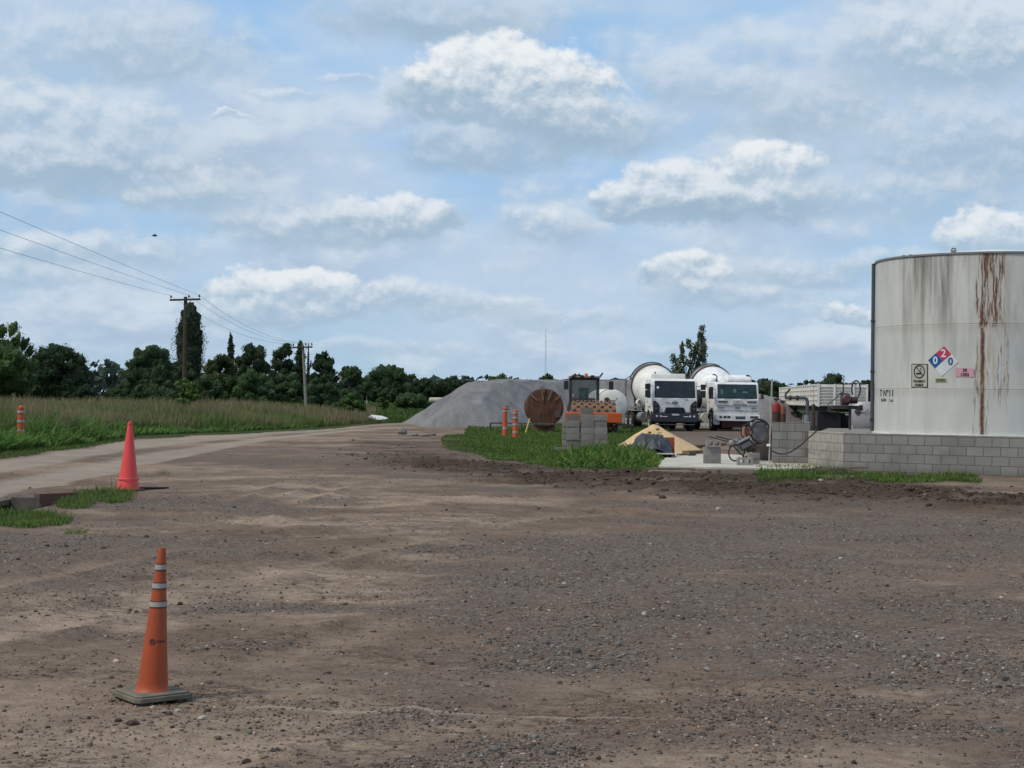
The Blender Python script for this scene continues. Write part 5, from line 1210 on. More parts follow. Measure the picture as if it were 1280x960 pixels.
    for sd in (-1, 1): ch.box(sd*.42-.05, sd*.42+.05, .1, 8.6, .78, 1.05)
    for yy in (2.6, 4.2, 5.6, 7., 8.3): ch.box(-.37, .37, yy-.06, yy+.06, .82, 1.0)
    for yy in (1.05, 5.9, 7.25): ch.cyl((-1.0, yy, .52), (1.0, yy, .52), .09, n=10)
    ch.box(-.5, .5, .35, 1.9, .45, .95); ch.build('chassis', M_dark, t)
    MB().cyl((-1.12, 2.4, .72), (-1.12, 3.5, .72), .30, n=20).build('fuel_tank', M_grey if A else M_cream, t, smooth=True)
    MB().box(-1.2, -.6, 3.7, 4.4, .5, 1.0).build('battery_box', M_dark, t, bevel=.02)
    MB().cyl((1.05, 2.4, .75), (1.05, 3.3, .75), .27, n=20).build('air_tank', M_dark, t, smooth=True)
    for sd in (-1, 1):
        wheel(t, sd*1.06, 1.05, .52, .30, rimout=sd)
        for yy in (5.9, 7.25): wheel(t, sd*1.0, yy, .52, .58, rimout=sd)
        mg = MB(); mg.box(sd*1.0-.28, sd*1.0+.28, 5.15, 8.0, 1.12, 1.16); mg.build('rear_mudguard', M_grey, t)
    # rear deck with railings seen at the truck's side
    dk = MB(); dk.box(-1.28, -.55, 3.7, 8.0, 1.20, 1.30); dk.box(.55, 1.28, 3.7, 8.0, 1.2, 1.3); dk.build('side_deck', M_grey, t)
    MB().lathe([(0, .18), (.03, .2), (.45, .2), (.48, .18)], (-1.0, 4.5, 1.52), (0, 1, 0), 18).build('admixture_tank', M_cream, t, smooth=True)
    fr = MB()
    for sd in (-1, 1):
        fr.tube([(sd*.45, 3.0, 1.0), (sd*.5, 3.05, 2.0), (sd*.2, 3.1, 2.1)], .07, 6); fr.tube([(sd*.6, 7.9, 1.1), (sd*.75, 7.7, 2.3)], .07, 6); fr.tube([(sd*.6, 5.6, 1.1), (sd*.75, 7.7, 2.3)], .06, 6)
        fr.tube([(sd*1.2, 7.9, 1.2), (sd*1.2, 7.95, 2.9), (sd*.6, 8.0, 3.3)], .03, 5)
    fr.build('drum_support', M_dark, t)
    # drum
    ax = Vector((0, math.cos(R(13)), math.sin(R(13)))); p0 = Vector((0, 2.75, 1.78)); Rm = 1.23
    dp = [(0, .30), (.0, .62), (.25, .78), (1.3, 1.08), (2.1, Rm-.02), (2.5, Rm), (3.4, Rm), (3.6, Rm-.03), (4.8, .86), (5.3, .66), (5.55, .60), (5.55, .45)]
    MB().lathe(dp, p0, ax, 56).build('drum', M_cream if A else M_white, t, smooth=True)
    MB().lathe([(3.10, Rm-.01), (3.10, Rm+.06), (3.32, Rm+.06), (3.32, Rm-.01)], p0, ax, 56).build('drum_band', mat('rusty_band', (.10, .07, .055), .8, var=.5), t, smooth=True)
    MB().lathe([(4.35, .93), (4.35, 1.03), (4.52, 1.03), (4.52, .9)], p0, ax, 48).build('drum_track_ring', M_grey, t, smooth=True)
    hp = MB(); e_ = p0+ax*5.5
    hp.add([(-.45, e_.y+.1, e_.z+.55), (.45, e_.y+.1, e_.z+.55), (.55, e_.y+.95, e_.z+.95), (-.55, e_.y+.95, e_.z+.95), (-.2, e_.y+.15, e_.z+.1), (.2, e_.y+.15, e_.z+.1), (.2, e_.y+.5, e_.z+.15), (-.2, e_.y+.5, e_.z+.15)],
           [(0, 1, 5, 4), (1, 2, 6, 5), (2, 3, 7, 6), (3, 0, 4, 7), (4, 5, 6, 7)]); ho_ = hp.build('loading_hopper', M_dark, t); ho_.location = (0, 0, -.62)
    MB().prism([(e_.y+.2, e_.z-.3), (e_.y+1.4, e_.z-1.1), (e_.y+1.4, e_.z-1.25), (e_.y+.2, e_.z-.5)], 'x', -.22, .22).build('discharge_chute', M_grey, t)
    MB().box(-.45, .45, p0.y-.45, p0.y+.02, 1.2, 2.2).build('drum_gearbox', M_dark, t, bevel=.05)
    # dark platform and bars over the drum band (seen above it)
    tb = MB(); q0 = p0+ax*3.3
    arc = [q0+Vector((math.sin(a)*(Rm+.12), .2, math.cos(a)*(Rm+.12)*.98)) for a in np.linspace(R(-95), R(25), 20)]
    tb.tube(arc[3:], .035, 6); tb.build('hose_loop', M_dark, t, smooth=True)
    if A:
        MB().box(-.78, 1.05, 2.12, 2.62, 2.15, zr+.30).build('water_tank', M_cream, t, bevel=.05)
        MB().lathe([(0, .05), (.08, .05), (.1, .03)], (-.62, 2.3, zr+.29), (0, 0, 1), 10).build('filler_cap', M_dark, t)
    else:
        MB().lathe([(0, .05), (.03, .22), (.10, .30), (1.45, .30), (1.52, .22), (1.55, .05)], (-.10, 2.45, zr+.14), (1, 0, 0), 24).build('water_tank', M_white, t, smooth=True)
        MB().lathe([(0, .05), (.05, .26), (.12, .32), (.9, .32)], (-.75, 2.25, zr-.05), (0, 1, 0), 24).build('air_filter', M_white, t, smooth=True)
        MB().tube([(-.62, 2.2, zr), (-.60, 2.2, zr+.32), (-.68, 2.2, zr+.42), (-.85, 2.2, zr+.44)], .035, 6).build('breather_pipe', M_dark, t)
        MB().tube([(1.40, 2.25, zr), (1.36, 2.25, zr+.30), (1.28, 2.25, zr+.40), (1.10, 2.25, zr+.42)], .035, 6).build('breather_pipe', M_dark, t)
        # spare wheel standing behind the cab, left of it from the front
        sp = MB(); sp.lathe([(-.14, .3), (-.15, .46), (-.10, .52), (.10, .52), (.15, .46), (.14, .3)], (-1.52, 2.9, 1.78), (1, 0, 0), 28); sp.build('spare_wheel', M_tyre, t, smooth=True)
        MB().box(-1.7, -1.0, 2.75, 3.05, 1.1, 1.24).build('spare_wheel_bracket', M_white, t)
        MB().box(-2.0, -1.45, 3.8, 4.4, .98, 1.32).build('tool_box', M_cream, t, bevel=.02)
    return t
mixer('left mixer truck with black bumper, dark oval emblem and square-ended water tank', 843.5, 86, R(6.5), 1)
mixer('right mixer truck with white bumper, teal windscreen and upright spare wheel', 921.5, 88, R(7), 2)

# ---------------------------------------------------------------- road roller
D = 75.; rl = thing('road_roller', 'orange padfoot road roller with rusty studded drum and glass cab, behind the concrete blocks', 'road roller', (X(741.5, D, .8), D, -.02), 0)
dr = MB(); dr.lathe([(-1.03, .60), (-1.03, .72), (1.03, .72), (1.03, .60)], (0, 0, .84), (1, 0, 0), 40, ring=False)
for i in range(11):
    xx_ = -.93+i*.186
    for k in range(12):
        a = 2*math.pi*(k+.5*(i % 2))/12; mx_ = Matrix.Translation((xx_, 0, .84)) @ Matrix.Rotation(a, 4, 'X')
        dr.add([(-.055, -.075, .71), (.055, -.075, .71), (.055, .075, .71), (-.055, .075, .71), (-.042, -.055, .81), (.042, -.055, .81), (.042, .055, .81), (-.042, .055, .81)], [(0, 3, 2, 1), (4, 5, 6, 7), (0, 1, 5, 4), (1, 2, 6, 5), (2, 3, 7, 6), (3, 0, 4, 7)], mx_)
dr.build('padded_drum', M_padsteel, rl)
yk = MB(); yk.box(-1.14, 1.27, -1.15, -.92, .60, 1.08)
for sd in (-1, 1): yk.box(min(sd*1.10, sd*1.28), max(sd*1.10, sd*1.28), -.919, 1.2, .60, 1.08)
yk.box(-1.09, 1.09, .92, 1.2, .58, 1.14); yk.build('drum_frame', M_orange, rl, bevel=.04)
MB().box(-.45, .45, 1.21, 2.0, .5, 1.1).build('articulation_joint', M_dark, rl)
cx0 = -.33
cb_ = MB(); cb_.box(cx0-.68, cx0+.68, 1.75, 3.2, 1.1, 1.42); cb_.build('cab_base', M_dark, rl, bevel=.03)
for (xx_, yy) in ((-.66, 1.78), (.66, 1.78), (-.66, 3.15), (.66, 3.15)): MB().box(cx0+xx_-.04, cx0+xx_+.04, yy-.04, yy+.04, 1.42, 2.68).build('cab_post', M_dark, rl)
for z_ in (1.42, 2.60): MB().box(cx0-.62, cx0+.62, 1.75, 1.81, z_, z_+.08).build('cab_rail', M_dark, rl)
MB().box(cx0-.74, cx0+.74, 1.62, 3.25, 2.69, 2.80).build('cab_roof', mat('roof_pinkish_grey', (.20, .16, .16), .6, var=.4), rl, bevel=.03)
gw = MB(); gw.box(cx0-.61, cx0+.61, 1.775, 1.785, 1.51, 2.59); gw.build('cab_window', M_glass3, rl)
for sd in (-1, 1): gw = MB(); gw.box(cx0+sd*.665-.005, cx0+sd*.665+.005, 1.83, 3.10, 1.43, 2.66); gw.build('cab_window', M_glass3, rl)
gw = MB(); gw.box(cx0-.61, cx0+.61, 3.145, 3.155, 1.43, 2.66); gw.build('cab_window', M_glass3, rl)
MB().box(cx0-.25, cx0+.25, 2.5, 2.95, 1.42, 1.65).box(cx0-.24, cx0+.24, 2.86, 2.98, 1.651, 2.25).build('driver_seat', M_black, rl, bevel=.05)
sw = MB(); sw.tube([(cx0+math.cos(a)*.19, 2.25+math.sin(a)*.06, 1.98+math.sin(a)*.19) for a in np.linspace(0, 2*math.pi, 20)], .018, 5); sw.tube([(cx0, 2.2, 1.42), (cx0, 2.25, 1.97)], .03, 6); sw.build('steering_wheel', M_black, rl)
for xx_ in (cx0-.55, cx0-.15, cx0+.35): MB().box(xx_-.09, xx_+.09, 1.5, 1.61, 2.70, 2.84).build('work_light', M_black, rl, bevel=.02)
MB().lathe([(0, .09), (.1, .09), (.14, .05)], (cx0+.1, 2.6, 2.8), (0, 0, 1), 12).build('beacon', M_amber, rl)
MB().tube([(cx0+.7, 1.7, 2.75), (cx0+.85, 1.65, 2.95)], .04, 6).build('antenna', M_black, rl)
for sd, ex in ((-1, .90), (1, 1.25)):
    mr = MB(); mr.box(cx0+sd*ex-.11, cx0+sd*ex+.11, 1.5, 1.58, 2.15, 2.55); mr.tube([(cx0+sd*.68, 1.76, 2.62), (cx0+sd*ex, 1.55, 2.62), (cx0+sd*ex, 1.55, 2.5)], .02, 5); mr.build('mirror', M_black, rl, bevel=.02)
MB().box(cx0-.62, cx0-.50, 1.70, 1.75, 1.78, 1.95).build('side_light', mat('pale_lamp', (.55, .40, .38), .4), rl)
MB().prism([(3.25, 1.0), (3.25, 1.75), (4.9, 1.6), (5.2, 1.3), (5.2, .8), (3.25, .8)], 'x', cx0-.6, cx0+.6).build('engine_hood', M_orange, rl, bevel=.06)
for sd in (-1, 1): wheel(rl, sd*.85, 3.6, .72, .5, rimout=sd)

# white horizontal tank behind the roller
def htank(label, pc, yc, rpx, D, L_, ml, yaw, legs=True, name='horizontal_tank', rings=True):
    s = D/F; r_ = rpx*s; zc = H+(horizon(pc)-yc)*s
    t = thing(name, label, 'tank', (X(pc, D, zc), D, 0), yaw)
    MB().lathe([(-.16, .02), (-.13, r_*.5), (-.07, r_*.85), (0, r_), (L_, r_), (L_+.1, r_*.7), (L_+.16, .02)], (0, 0, zc), (0, 1, 0), 44).build('shell', ml, t, smooth=True)
    if rings: MB().lathe([(-.01, r_), (-.01, r_+.02), (.05, r_+.02), (.05, r_)], (0, 0, zc), (0, 1, 0), 44).build('end_ring', M_grey, t, smooth=True)
    fl = MB(); fl.lathe([(0, .14), (.07, .14), (.07, .08), (.10, .06)], (-r_*.35, -.13, zc+r_*.3), (0, -1, 0), 14); fl.tube([(-.2, -.2, zc+r_*.3), (.15, -.22, zc+r_*.25), (.28, -.2, zc+r_*.45)], .02, 5); fl.build('valve', M_dark, t)
    for yy in (.5, L_-.5):
        MB().box(-r_*.7, r_*.7, yy-.12, yy+.12, 0, max(zc-r_*.7, .12)).build('cradle', M_grey, t)
    return t
htank('pale horizontal tank end with small valve, between the roller and left mixer truck', 765, 506, 20, 84, 5., M_cream, R(4))
htank('silver horizontal tank behind the slatted tipper body, beside the storage tank', 1079, 520, 18, 78, 6., M_silver, R(-20), rings=False)
ct = htank('small cream tank far away at the left foot of the gravel heap', 557, 500.5, 3.6, 170, 1.7, mat('faded_cream', (.42, .40, .30), .7, var=.3), R(75))

# rusty drum on the long beam
D = 76.; s = D/F
rd = thing('rusty_drum', 'large round rust brown steel drum end with bent straps on its rim', 'steel drum', (X(681, D, 1), D, .0), R(3))
zc, r_ = 1.24, .90
MB().lathe([(-.02, .80), (0, r_), (.06, r_), (.06, r_-.03), (1.3, r_-.03), (1.3, r_), (1.36, r_)], (0, 0, zc), (0, 1, 0), 48).build('shell', M_rust, rd, smooth=True)
for k, (a, l1) in enumerate([(-48, .40), (-12, .55), (-4, .2), (22, .5), (52, .3)]):
    a = R(a); st = MB(); d_ = Vector((math.sin(a), 0, math.cos(a))); pr = Vector((d_.z, 0, -d_.x))
    p = Vector((0, -.05, zc)); a0 = p+d_*(r_-l1); a1 = p+d_*(r_+.04+.03*(k % 3))
    st.add([a0-pr*.03, a0+pr*.03, a1+pr*.045, a1-pr*.045]+[v+Vector((0, -.03, 0)) for v in (a0-pr*.03, a0+pr*.03, a1+pr*.045, a1-pr*.045)], [(0, 1, 2, 3), (7, 6, 5, 4), (0, 4, 5, 1), (1, 5, 6, 2), (2, 6, 7, 3), (3, 7, 4, 0)])
    st.build('bent_strap', mat('strap_tan', (.20, .14, .10), .8, var=.4), rd)
MB().box(.45, .75, -.06, -.022, .78, 1.12).build('patch_plate', mat('patch_grey', (.10, .075, .062), .8, var=.3), rd)
for yy in (.3, 1.05): MB().box(-.5, .5, yy-.1, yy+.1, 0, .42).build('timber_chock', M_wood, rd)
D = 74.5
bm_ = MB().box(X(612, D, .5), X(792, D, .5), -.06, .06, .46, .54).build('long_beam', mat('beam_steel', (.10, .095, .09), .7, var=.5), loc=(0, D, 0)); 
tb = thing('steel_beam', 'long low dark steel beam on short legs in front of the rusty drum and roller', 'beam', (0, D, 0)); bm_.parent = tb; bm_.location = (0, 0, 0); bm_.name = 'beam'
for px in (613, 652, 708, 771, 790): x = X(px, D, .3); MB().box(x-.04, x+.04, -.05, .05, -.05, .459).build('leg', M_dark, tb)
yp = MB().tube([Vector((X(656, 72.5, 0), 72.5, -.02)), Vector((X(662, 74, .6), 74.3, .72))], .035, 8).build('yellow_stake', mat('yellow_stake_wood', (.42, .30, .07), .7, var=.3)); tag(yp, 'yellow wooden stake leaning on the beam under the rusty drum', 'stake')

# ---------------------------------------------------------------- concrete blocks
def block_mesh():
    mb = MB(); L_, w_, h_ = .39, .19, .19
    mb.box(0, L_, 0, .05, 0, h_); mb.box(0, L_, w_-.05, w_, 0, h_)
    for (a, b) in ((0, .06), (.155, .235), (.33, .39)): mb.box(a, b, .05, w_-.05, 0, h_)
    bm = bmesh.new(); me = bpy.data.meshes.new('hollow_block'); me.from_pydata(mb.v, [], mb.f); bm.from_mesh(me)
    bmesh.ops.translate(bm, verts=bm.verts, vec=(-L_/2, -w_/2, 0))
    bm.to_mesh(me); bm.free()
    me.materials.append(M_concrete); return me
BLK = block_mesh()
def block(x, y, z, label, group, rotz=0., flat=False, sc=1.):
    o = bpy.data.objects.new('concrete_block', BLK); col.objects.link(o); o.location = (x, y, z); o.rotation_euler = (R(90) if flat else 0, 0, rotz); o.scale = (sc, sc, sc)
    if flat: o.location = (x, y, z+.095*sc)
    return tag(o, label, 'concrete block', group)
ORD = ['bottom', 'second from the bottom', 'third from the bottom', 'fourth from the bottom', 'fifth from the bottom', 'sixth from the bottom', 'seventh from the bottom']
D = 50.; gp = 'blocks in the tall stack before the roller'
for ci, (pc, n_, cname) in enumerate([(716, 6, 'left'), (733.6, 7, 'middle'), (750.5, 6, 'right')]):
    for k in range(n_):
        z = -.0+k*.203
        nm_ = ORD[k] if k < n_-1 else 'topmost'
        extra = ', standing above its neighbours' if (k == 6) else ''
        block(X(pc, D, .6)+RNG.uniform(-.008, .008), D+RNG.uniform(-.02, .02), z, f'grey concrete block {nm_} in the {cname} column of the tall stack{extra}', gp, RNG.uniform(-.03, .03), sc=1.04)
for k in range(5):
    block(X(708, D, .6)-.02, D+.34+RNG.uniform(-.01, .01), k*.203, f'grey concrete block {ORD[k] if k<4 else "topmost"} in the row seen end-on behind the left column', gp, R(90), sc=1.0)
block(X(699.5, 49.8, .1), 49.8, .0, 'single grey concrete block lying at the left foot of the tall stack', gp, .03, sc=.9)
b_ = MB().box(-.3, .3, -.1, .1, 0, .04).build('plank_offcut', M_palewood, loc=(X(697, 49.2, 0), 49.3, .0)); tag(b_, 'short pale plank offcut under the block left of the tall stack', 'plank')
D = 41.7; gp = 'blocks in the short stack on the slab'
block(X(890, D, .1), D, .05, 'bottom concrete block of the short stack on the pale slab', gp, sc=1.12)
block(X(890, D, .3), D, .05+.214, 'middle concrete block of the short stack on the pale slab', gp, sc=1.12)
block(X(889.5, D, .5)+.03, D, .05+.430, 'topmost block of the short stack on the slab, its two hollows facing the yard', gp, .06, flat=True, sc=.95)
gp = 'loose blocks at the slab edge'
block(X(930, 41., .1), 41., .05, 'loose block with hollows facing the yard at the slab edge below the machine', gp, .02, flat=True, sc=1.0)
block(X(943, 41.4, .1), 41.55, .05, 'upright block just right of the loose hollow block at the slab edge', gp, .0, sc=.75)
block(X(943, 41.4, .1), 41.52, .205, 'upper small block resting on the upright block at the slab edge', gp, .1, sc=.72)
block(X(864, 47, .0), 47.3, .05, 'small concrete block lying by the right foot of the sand heap', gp, .5, flat=True, sc=.6)
block(X(927, 52, .1), 52, .05, 'concrete block behind the small machine, below the hose board', gp, .3, sc=1.1)
block(X(927, 52, .1), 52, .28, 'pale upper block behind the small machine, below the hose board', gp, .35, sc=1.0)

# ---------------------------------------------------------------- sand heap, tarp, pallet, planks
D = 51.5; sh = thing('sand_heap_root', '', '')
bpy.data.objects.remove(sh)
nx, ny = 150, 110; gx, gy = np.meshgrid(np.linspace(-1.75, 2.1, nx), np.linspace(-1.6, 1.8, ny)); gx = gx.ravel(); gy = gy.ravel()
rr2 = np.where(gx > 0, np.hypot(gx/1.72, gy/1.5), np.hypot(gx/1.5, gy/1.5)); hz_ = .92*np.clip(1-rr2, -.2, 1)
hz_ = np.where(hz_ > .86, .86+(hz_-.86)*.45, hz_)+(fbm(gx+9, gy, .5, 4, off=90.)-.5)*.10+(fbm(gx+9, gy, .13, 3, off=91.)-.5)*.03
V = np.stack([gx, gy, np.maximum(hz_, -.1)], 1); i = np.arange(ny-1)[:, None]*nx; j = np.arange(nx-1)[None, :]
Q = np.stack([(i+j).ravel(), (i+j+1).ravel(), (i+nx+j+1).ravel(), (i+nx+j).ravel()], 1); Q = Q[V[Q][:, :, 2].max(1) > -.05]
M_sand = mat('yellow_sand', (.58, .42, .24), .95, var=.35, scale=3, c2=(.44, .31, .17), bump=.02)
o = mesh_np('sand_heap', V, Q, M_sand, smooth=True); o.location = (X(817, D, .5), D, -.0); tag(o, 'heap of yellow sand on the ground before the left mixer truck', 'sand heap')
for (px, py, yy, lb) in [(812, 541, 50.6, 'dark clod on the left flank of the sand heap'), (822, 537, 51.0, 'dark clod just below the peak of the sand heap'), (827, 545, 50.3, 'small dark clod on the right flank of the sand heap')]:
    p = AT(px, py, yy); mb = MB(); mb.lathe([(-.03, .01), (-.02, .05), (.02, .06), (.045, .02)], (0, 0, 0), (0.2, 0, 1), 8); o2 = mb.build('earth_clod', M_wood, loc=p); tag(o2, lb, 'clod')
# tarp covering a low pile
D = 46.6
nx, ny = 90, 50; gx, gy = np.meshgrid(np.linspace(-.80, .62, nx), np.linspace(-.55, .6, ny)); gx = gx.ravel(); gy = gy.ravel()
ri = np.hypot((gx-.15)/.62, gy/.62); hh = .50*np.clip(1-ri**2.2, 0, 1)+.20*np.clip(1-np.hypot((gx+.45)/.45, gy/.6)**2, 0, 1)
fold = np.abs(fbm(gx*1.1+5, gy*.9+gx*.5, .34, 3, .4, off=95.)-.5)*.20
hh = hh+fold*sst(hh, .02, .2)+.02+np.abs(fbm(gx*1.3+gy, gy-gx*.6, .13, 3, .5, off=96.)-.5)*.13*sst(hh, .02, .2)
V = np.stack([gx+(fbm(gx, gy, .3, 2, off=97.)-.5)*.12, gy, hh], 1); Q = np.stack([(np.arange(ny-1)[:, None]*nx+np.arange(nx-1)[None, :]+k).ravel() for k in (0, 1, nx+1, nx)], 1)
o = mesh_np('tarpaulin', V, Q, M_tarp, smooth=True); o.location = (X(811, D, .1), D, .12); o.modifiers.new('thick', 'SOLIDIFY').thickness = .006; tag(o, 'crumpled dark blue-grey plastic sheet draped over a low pile beside the sand', 'tarpaulin')
block(X(816, 46.6, .6), 46.5, .50, 'dark grey block weighing down the top of the dark plastic sheet', None, .1, sc=.8)
pt = thing('wooden_pallet', 'small pale pallet under the right end of the dark plastic sheet', 'pallet', (X(823, 45.8, .1), 45.75, .05))
for xx_ in (-.42, -.02, .40): MB().box(xx_-.05, xx_+.05, -.25, .6, .0, .085).build('bearer', M_wood, pt)
MB().box(-.47, .45, -.27, .62, .087, .108).build('deck', mat('pale_deck', (.42, .42, .42), .8, var=.3), pt)
MB().box(-.95, -.5, -.24, .2, .0, .19).build('side_block', M_concrete, pt)
bk = thing('brick_pile', 'small neat pile of red bricks at the right edge of the dark sheet', 'brick pile', (X(838.5, 46.9, .1), 46.9, .05))
for r_ in range(8):
    MB().box(-.17+RNG.uniform(-.01, .01), .10+RNG.uniform(-.01, .01), -.10, .1, r_*.068, r_*.068+.062).build('brick', mat('fired_brick', (.27, .085, .05), .9, var=.4), bk)
def plank(label, pa, ya, pb, yb, z, w_=.14, th=.04, m_=M_wood, name='wooden_plank', dz=0.):
    a = Vector((X(pa, ya, z), ya, z)); b = Vector((X(pb, yb, z+dz), yb, z+dz)); d = b-a; o = MB().box(0, d.length, -w_/2, w_/2, 0, th).build(name, m_, loc=a)
    o.rotation_euler = (0, -math.atan2(d.z, math.hypot(d.x, d.y)), math.atan2(d.y, d.x)); return tag(o, label, 'plank', 'planks and boards lying about')
plank('brown plank lying at the right foot of the sand heap', 856, 48.6, 882, 49.4, .05, .2, .10)
plank('thinner brown plank below the plank at the right foot of the sand heap', 848, 47.5, 868, 48, .05, .15, .05)
plank('dark plank across the churned ground behind the sand heap', 862, 56, 905, 60, .02, .2, .08)
plank('long weathered board lying flat in mud in front of the slab, upper one', 776, 38.0, 868, 38.3, .02, .12, .05, mat('grey_board', (.22, .18, .15), .9, var=.5))
plank('shorter pale board lying in mud just below the long weathered board', 812, 36.9, 862, 37.2, .02, .10, .035, M_palewood)
plank('long dark board lying slightly raised in grass before the tank platform', 988, 38.2, 1083, 37.9, .02, .11, .05, mat('board_grey_dark', (.16, .125, .10), .9, var=.5), dz=.10)

# ---------------------------------------------------------------- small toppled mixer / trowel machine
D = 43.0; mc = thing('cement_mixer', 'small overturned tube-framed cement machine with dark engine on the slab', 'machine', (X(928, D, .3), D, .05))
fr = MB()
lp = [(-.22+.16*math.cos(a), -.1, .24+.21*math.sin(a)) for a in np.linspace(R(60), R(330), 20)]; fr.tube(lp, .020, 7)
fr.tube([(-.90, .1, .66), (-.55, .05, .58), (-.22, 0, .50), (0, 0, .42)], .016, 6); fr.tube([(-.72, -.1, .68), (-.4, -.1, .60), (-.1, -.1, .52), (.1, 0, .48)], .016, 6)
fr.tube([(-.12, -.1, .06), (.1, -.1, .14), (.28, -.05, .30), (.34, 0, .5)], .02, 6); fr.tube([(-.26, -.1, .44), (-.1, 0, .25), (.1, 0, .1)], .018, 6); fr.tube([(-.36, 0, .3), (-.3, 0, .62)], .016, 6)
fr.tube([(0, -.1, .12), (.06, -.1, .34)], .022, 6); fr.build('tube_frame', M_hose, mc, smooth=True)
MB().box(-.16, .16, -.13, .13, -.09, .10, Matrix.Translation((.06, -.05, .45)) @ Matrix.Rotation(R(-28), 4, 'Y')).build('engine_block', mat('engine_dark', (.022, .026, .034), .45, var=.3), mc, bevel=.02)
MB().box(-.20, .20, -.15, .15, .0, .05, Matrix.Translation((.02, -.05, .56)) @ Matrix.Rotation(R(-28), 4, 'Y')).build('engine_cover', M_grey, mc, bevel=.015)
bd = MB(); bd.lathe([(-.14, .08), (-.13, .14), (.04, .18), (.16, .12)], (.24, .12, .38), (.75, .1, .65), 20); bd.build('mixing_bowl', M_culvert, mc, smooth=True)
fn = MB()
for k in range(6): fn.box(-.11+k*.045, -.085+k*.045, -.16, -.131, -.06, .06, Matrix.Translation((.06, -.05, .45)) @ Matrix.Rotation(R(-28), 4, 'Y'))
fn.build('cooling_fin', M_grey, mc)
MB().tube([(.05, -.15, .18), (.22, -.15, .24), (.30, -.1, .20)], .035, 7).build('exhaust', M_palewood, mc)
MB().lathe([(0, .07), (.03, .07), (.05, .03)], (-.32, -.12, .52), (0, -1, 0), 14).build('pulley', M_rim, mc)
# bowl-like mesh piece: board with hose coil
D = 43.8; bx = thing('hose_board', 'grey rounded board on a post with a black hose hung round it', 'hose board', (X(949, D, .8), D, .05))
MB().prism([(-.21, .62), (-.23, .80), (-.19, 1.02), (-.14, 1.07), (.14, 1.07), (.20, 1.0), (.22, .8), (.17, .62), (.10, .56), (-.12, .56)], 'y', -.03, .03).build('board', M_grey, bx, bevel=.01)
MB().cyl((-.22, .0, -.02), (-.22, 0, 1.06), .028, n=8).build('post', M_cream, bx)
MB().box(-.46, -.25, -.02, .04, .68, .93).build('side_plate', mat('orange_cream_plate', (.50, .30, .20), .6, var=.7, scale=6, c2=(.40, .07, .03)), bx, bevel=.01)
hs = thing('hose_coil', 'black rubber hose looped around the grey board, left of the thin white pipe', 'hose', (X(949, D, .8), D-.07, .05))
h1 = MB(); h1.tube([(-.05+.34*math.cos(a), -.02+.03*math.sin(a*3), .81+.33*math.sin(a)) for a in np.linspace(R(-60), R(300), 40)], .026, 8)
h1.tube([(.02+.27*math.cos(a), -.06, .79+.29*math.sin(a)) for a in np.linspace(R(-170), R(170), 36)], .022, 8); h1.build('loop', M_hose, hs, smooth=True)
h2 = MB(); h2.tube([(-.36+.15*math.cos(a), -.03, .80+.20*math.sin(a)) for a in np.linspace(0, 2*math.pi, 26)], .018, 7); h2.build('loop', M_hose, hs, smooth=True)
h3 = MB(); h3.tube([(.30, 0, .6), (.38, -.02, .85), (.42, 0, 1.05)], .02, 7); h3.build('loop', M_red, hs, smooth=True)
D = 42.3; pz0 = -.05; pp = thing('white_pipe', 'thin white upright pipe at the left end of the grey block wall', 'pipe', (X(963.3, D, 1), D, 0), 0)
MB().cyl((-.03, 0, -.05), (.025, 0, 2.28), .022, n=8).build('pipe', mat('pipe_pale', (.40, .38, .34), .6, var=.4, c2=(.16, .12, .09)), pp, smooth=True)
MB().lathe([(0, .035), (.09, .035)], (-.10, -.02, .52), (1, 0, 0), 10).build('tap', M_white, pp)
# black hose lying over the wall
a = [AT(1021, 538, 40.2), AT(1010, 548, 40.8), AT(1000, 557, 41.9), AT(986, 566, 42.25), AT(975, 567.5, 42.3), AT(966, 564, 42.25), AT(958, 556, 42.4)]
pts = []
for k in range(len(a)-1):
    for q in np.linspace(0, 1, 6)[:-1]: pts.append(a[k].lerp(a[k+1], q)+Vector((0, 0, -.01*math.sin(q*math.pi))))
hh_ = MB().tube(pts+[a[-1]], .018, 7).build('black_cable', M_hose, smooth=True); tag(hh_, 'black cable drooping across the grey block wall beside the pale end wall', 'cable')

# ---------------------------------------------------------------- behind the wall: cylinders, standpipe, pump, post
def gascyl(label, px, D, ytop, ybot, r_, body, neck):
    s = D/F; zt_ = H+(horizon(px)-ytop)*s
    t = thing('gas_cylinder', label, 'gas cylinder', (X(px, D, 1), D, 0), 0, 'upright gas cylinders behind the block wall')
    MB().lathe([(0, r_), (zt_-.42, r_)], (0, 0, 0), (0, 0, 1), 20).build('body', body, t, smooth=True)
    MB().lathe([(zt_-.42, r_*1.02), (zt_-.24, r_*1.02), (zt_-.19, r_*.8), (zt_-.15, r_*.35)], (0, 0, 0), (0, 0, 1), 20).build('shoulder', neck, t, smooth=True)
    MB().lathe([(zt_-.14, .03), (zt_-.05, .03)], (0, 0, 0), (0, 0, 1), 10).box(-.07, .07, -.03, .03, zt_-.1, zt_-.04).build('valve', M_dark, t)
M_oldred = mat('bright_worn_red', (.26, .028, .02), .6, var=.4)
gascyl('dark cylinder with red shoulder, left one behind the grey block wall', 970.0, 46, 496, 540, .115, mat('dull_maroon', (.055, .028, .024), .7, var=.4), M_oldred)
gascyl('brownish cylinder with orange-red shoulder, right one behind the grey block wall', 978.0, 46, 499, 540, .10, mat('brown_cyl', (.09, .045, .03), .7, var=.4), mat('orange_red', (.24, .07, .04), .6, var=.5))
D = 45.; sp = thing('standpipe', 'dark grey elbow standpipe with lever valve rising behind the grey block wall', 'pipe', (X(1009, D, 1), D, 0))
